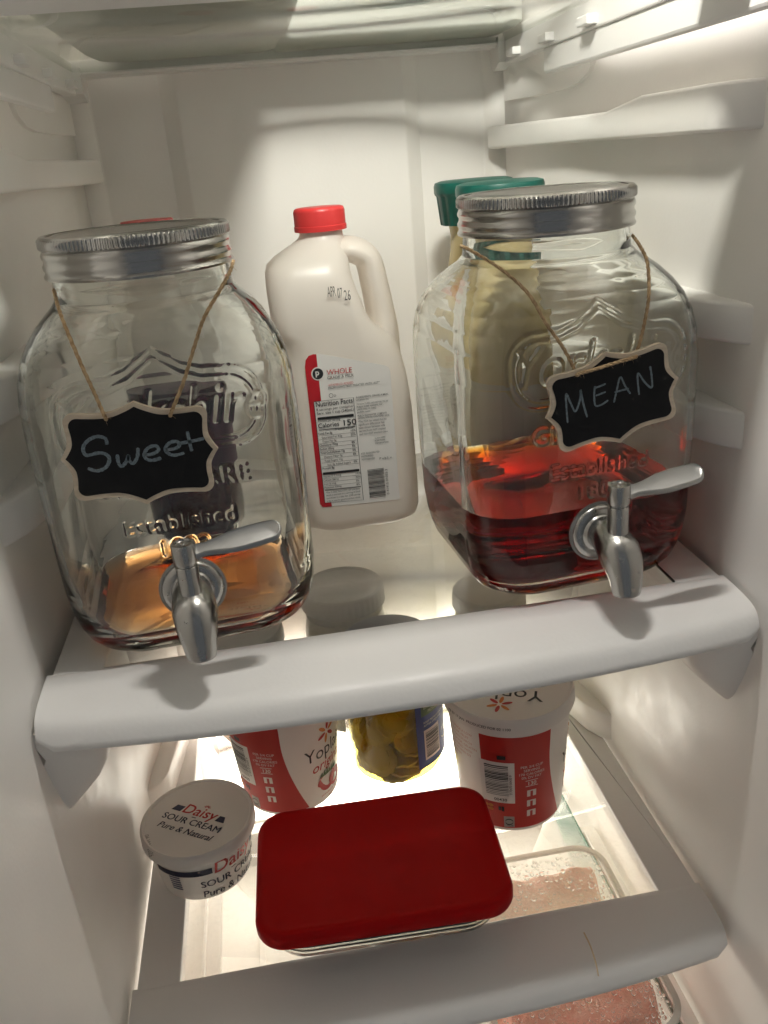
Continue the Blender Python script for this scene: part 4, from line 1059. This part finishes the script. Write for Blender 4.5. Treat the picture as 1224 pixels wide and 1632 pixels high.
# the rounds you can pick out sit against the glass, the rest fills the middle
def pol(deg, rr, z): a_ = R_(deg); return (rr * math.sin(a_), -rr * math.cos(a_), z)
for deg, z, r, tilt in ((-38, .026, .0185, 0), (-34, .060, .0170, .1), (-5, .070, .0165, .0), (-70, .045, .0170, .1), (18, .048, .0165, -.1), (-15, .098, .0165, 0), (-50, .092, .0165, .1), (20, .088, .016, 0), (60, .03, .016, 0), (70, .07, .016, 0)):
    cpt = pol(deg, .0310, z); nv = (math.sin(R_(deg)) * .9, -math.cos(R_(deg)) * .9, .25 + tilt)
    sl_ = slice_mesh('pickle_slice', cpt, nv, r, .0040, M_pickle, pj)
    slice_mesh('flesh', (cpt[0] * 1.06, cpt[1] * 1.06, z + .0004), nv, r * .66, .0012, M_pickle_core, sl_, 6)
for deg, z, r in ((12, .012, .0185), (35, .018, .018), (-12, .007, .018), (5, .024, .018), (28, .032, .017), (80, .012, .018), (-75, .012, .018), (150, .02, .018), (-140, .02, .018)):
    cpt = pol(deg, .0195, z); slice_mesh('pickle_slice', cpt, (math.sin(R_(deg)) * .25, -.2, 1), r, .0045, M_pickle, pj)
lathe('pickle_pack', [(.016, .006), (.024, .008), (.0265, .02), (.0265, .10), (.024, .113), (.010, .114)], M_pickle, pj, 40, rfun=lambda r, z, a, j: r * (1 + .05 * math.sin(a * 9 + z * 260) + .04 * math.sin(a * 5 - z * 150)))
D = math.radians
def pw(off): return lambda th, z: ((PR + off) * math.sin(th), -(PR + off) * math.cos(th), z)
th0 = -math.asin(.0785 / math.hypot(.0785, .6985))
def pth(deg): return th0 + D(deg)
q = Print(); q.rect(pth(24), .018, pth(120), .100, 26); lbp = q.build('label', pw(.0004), mat('blue pickle label', (.02, .035, .16), .4), pj)
q = Print(); q.rect(pth(31), .076, pth(70), .092, 10); q.build('label_panel', pw(.0008), mat('green label panel', (.07, .11, .035), .45), lbp)
q = Print(); q.rect(pth(33), .026, pth(58), .060, 8); q.build('barcode_patch', pw(.0008), mat('pink-white patch', (.68, .55, .50), .45), lbp)
q = Print(); q.bars_h(pth(35), pth(56), .029, .058, 17, 9); q.build('barcode', pw(.0011), M_print_black, lbp)
q = Print()
for i in range(5): q.text('SWEET PICKLE CHIPS', 0, 0, .001) if False else None
for i, s in enumerate(('KEEP REFRIGERATED', 'AFTER OPENING')):
    v, f = text2d(s, .0030); q.add([(pth(33) + p[0] / PR, .068 - i * .0036 + p[1]) for p in v], f)
v, f = text2d('BREAD & BUTTER', .0052, bold=.006); q.add([(pth(34) + p[0] * .7 / PR, .084 + p[1]) for p in v], f)
v, f = text2d('PICKLES', .0046); q.add([(pth(40) + p[0] * .7 / PR, .0785 + p[1]) for p in v], f)
q.line([(pth(70) + .0065 / PR * math.cos(2 * math.pi * k / 20), .042 + .0065 * math.sin(2 * math.pi * k / 20)) for k in range(20)], .0010, True)
q.build('label_lettering', pw(.0012), mat('pale label ink', (.55, .52, .40), .5), lbp)

# ------------------------------------------------------------------ meat tub on the drawer cover
mt = thing('meat_tub', 'clear plastic tub of pink meat with a wet, beaded lid below the lower shelf', 'meat tub', (.1795, .517, Z3 + .0003))
HX, HY, HZ = .0735, .097, .060
loft('tub_wall', rr_secs([(HX - .010, HY - .010, .020, .0010), (HX - .006, HY - .006, .024, .0006), (HX - .004, HY - .004, .025, .006), (HX - .001, HY - .001, .026, HZ - .006), (HX, HY, .027, HZ - .0055), (HX, HY, .027, HZ - .0045)]), M_pane_clean, mt, True, False, 50)
ml = loft('lid', rr_secs([(HX - .0040, HY - .0040, .024, HZ - .0026), (HX - .006, HY - .006, .023, HZ - .0028), (.02, .02, .01, HZ - .0028)]), M_pane_clean, mt, False, True, 40)
loft('lid_rim', rr_secs([(HX + .0005, HY + .0005, .027, HZ - .005), (HX + .0012, HY + .0012, .028, HZ - .004), (HX + .0012, HY + .0012, .028, HZ - .0005), (HX, HY, .027, HZ), (HX - .0032, HY - .0032, .025, HZ), (HX - .0040, HY - .0040, .024, HZ - .0025)]), M_rim, ml, False, False, 40)
# meat: lumpy block
bm = bmesh.new(); bmesh.ops.create_grid(bm, x_segments=36, y_segments=46, size=1.0)
for v in bm.verts:
    x, y = v.co.x, v.co.y; e = max(abs(x), abs(y)); z = .0510 + .003 * math.sin(5 * x + 1.2) * math.sin(4 * y) + .0018 * math.sin(13 * x + 7 * y)
    k = max(0, (e - .87) / .13); z -= .030 * k ** 2
    v.co = (x * (HX - .008) + .003 * math.sin(9 * y), y * (HY - .008) - .001, z)
bm_obj('meat', bm, M_meat, mt, True)
# beads of condensation on the lid
bm = bmesh.new(); rn = random.Random(11)
tpl = bmesh.new(); bmesh.ops.create_uvsphere(tpl, u_segments=10, v_segments=6, radius=1.0)
tv = [v.co.copy() for v in tpl.verts]; tfc = [[v.index for v in f.verts] for f in tpl.faces]; tpl.free()
V = []; Fc = []; spots = []
for i in range(4200):
    r = .0007 + .0014 * rn.random() ** 1.8 if rn.random() > .12 else .0018 + .0012 * rn.random()
    x = rn.uniform(-HX + .008, HX - .008); y = rn.uniform(-HY + .008, HY - .008)
    if any((x - a_) ** 2 + (y - b_) ** 2 < (r + c_) ** 2 * 1.1 for a_, b_, c_ in spots): continue
    spots.append((x, y, r)); b = len(V); st = 1 + .5 * (rn.random() ** 3)
    for q in tv: V.append((x + q.x * r, y + q.y * r * st, HZ - .0026 + q.z * r * .75))
    Fc += [[k + b for k in g] for g in tfc]
    if len(spots) > 1000: break
dd = new_mesh('condensation_drops', V, Fc, M_drop, ml); dd['kind'] = 'stuff'

# a piece of fruit beside the tub, just in the picture at the bottom edge
ap = thing('apple', 'yellow and red apple beside the meat tub at the bottom edge', 'apple', (.0695, .452, Z3 + .0003))
lathe('fruit', [(.004, .003), (.012, .0004), (.022, .006), (.0300, .020), (.0325, .034), (.0290, .046), (.019, .053), (.008, .052), (.002, .047)], M_apple, ap, 40, rfun=lambda r, z, a, j: r * (1 + .025 * math.cos(5 * a)))
tube('stalk', smooth_path([(0, 0, .046), (.001, 0, .053), (.004, .001, .060)], 4), .0011, M_twine, ap, 6)
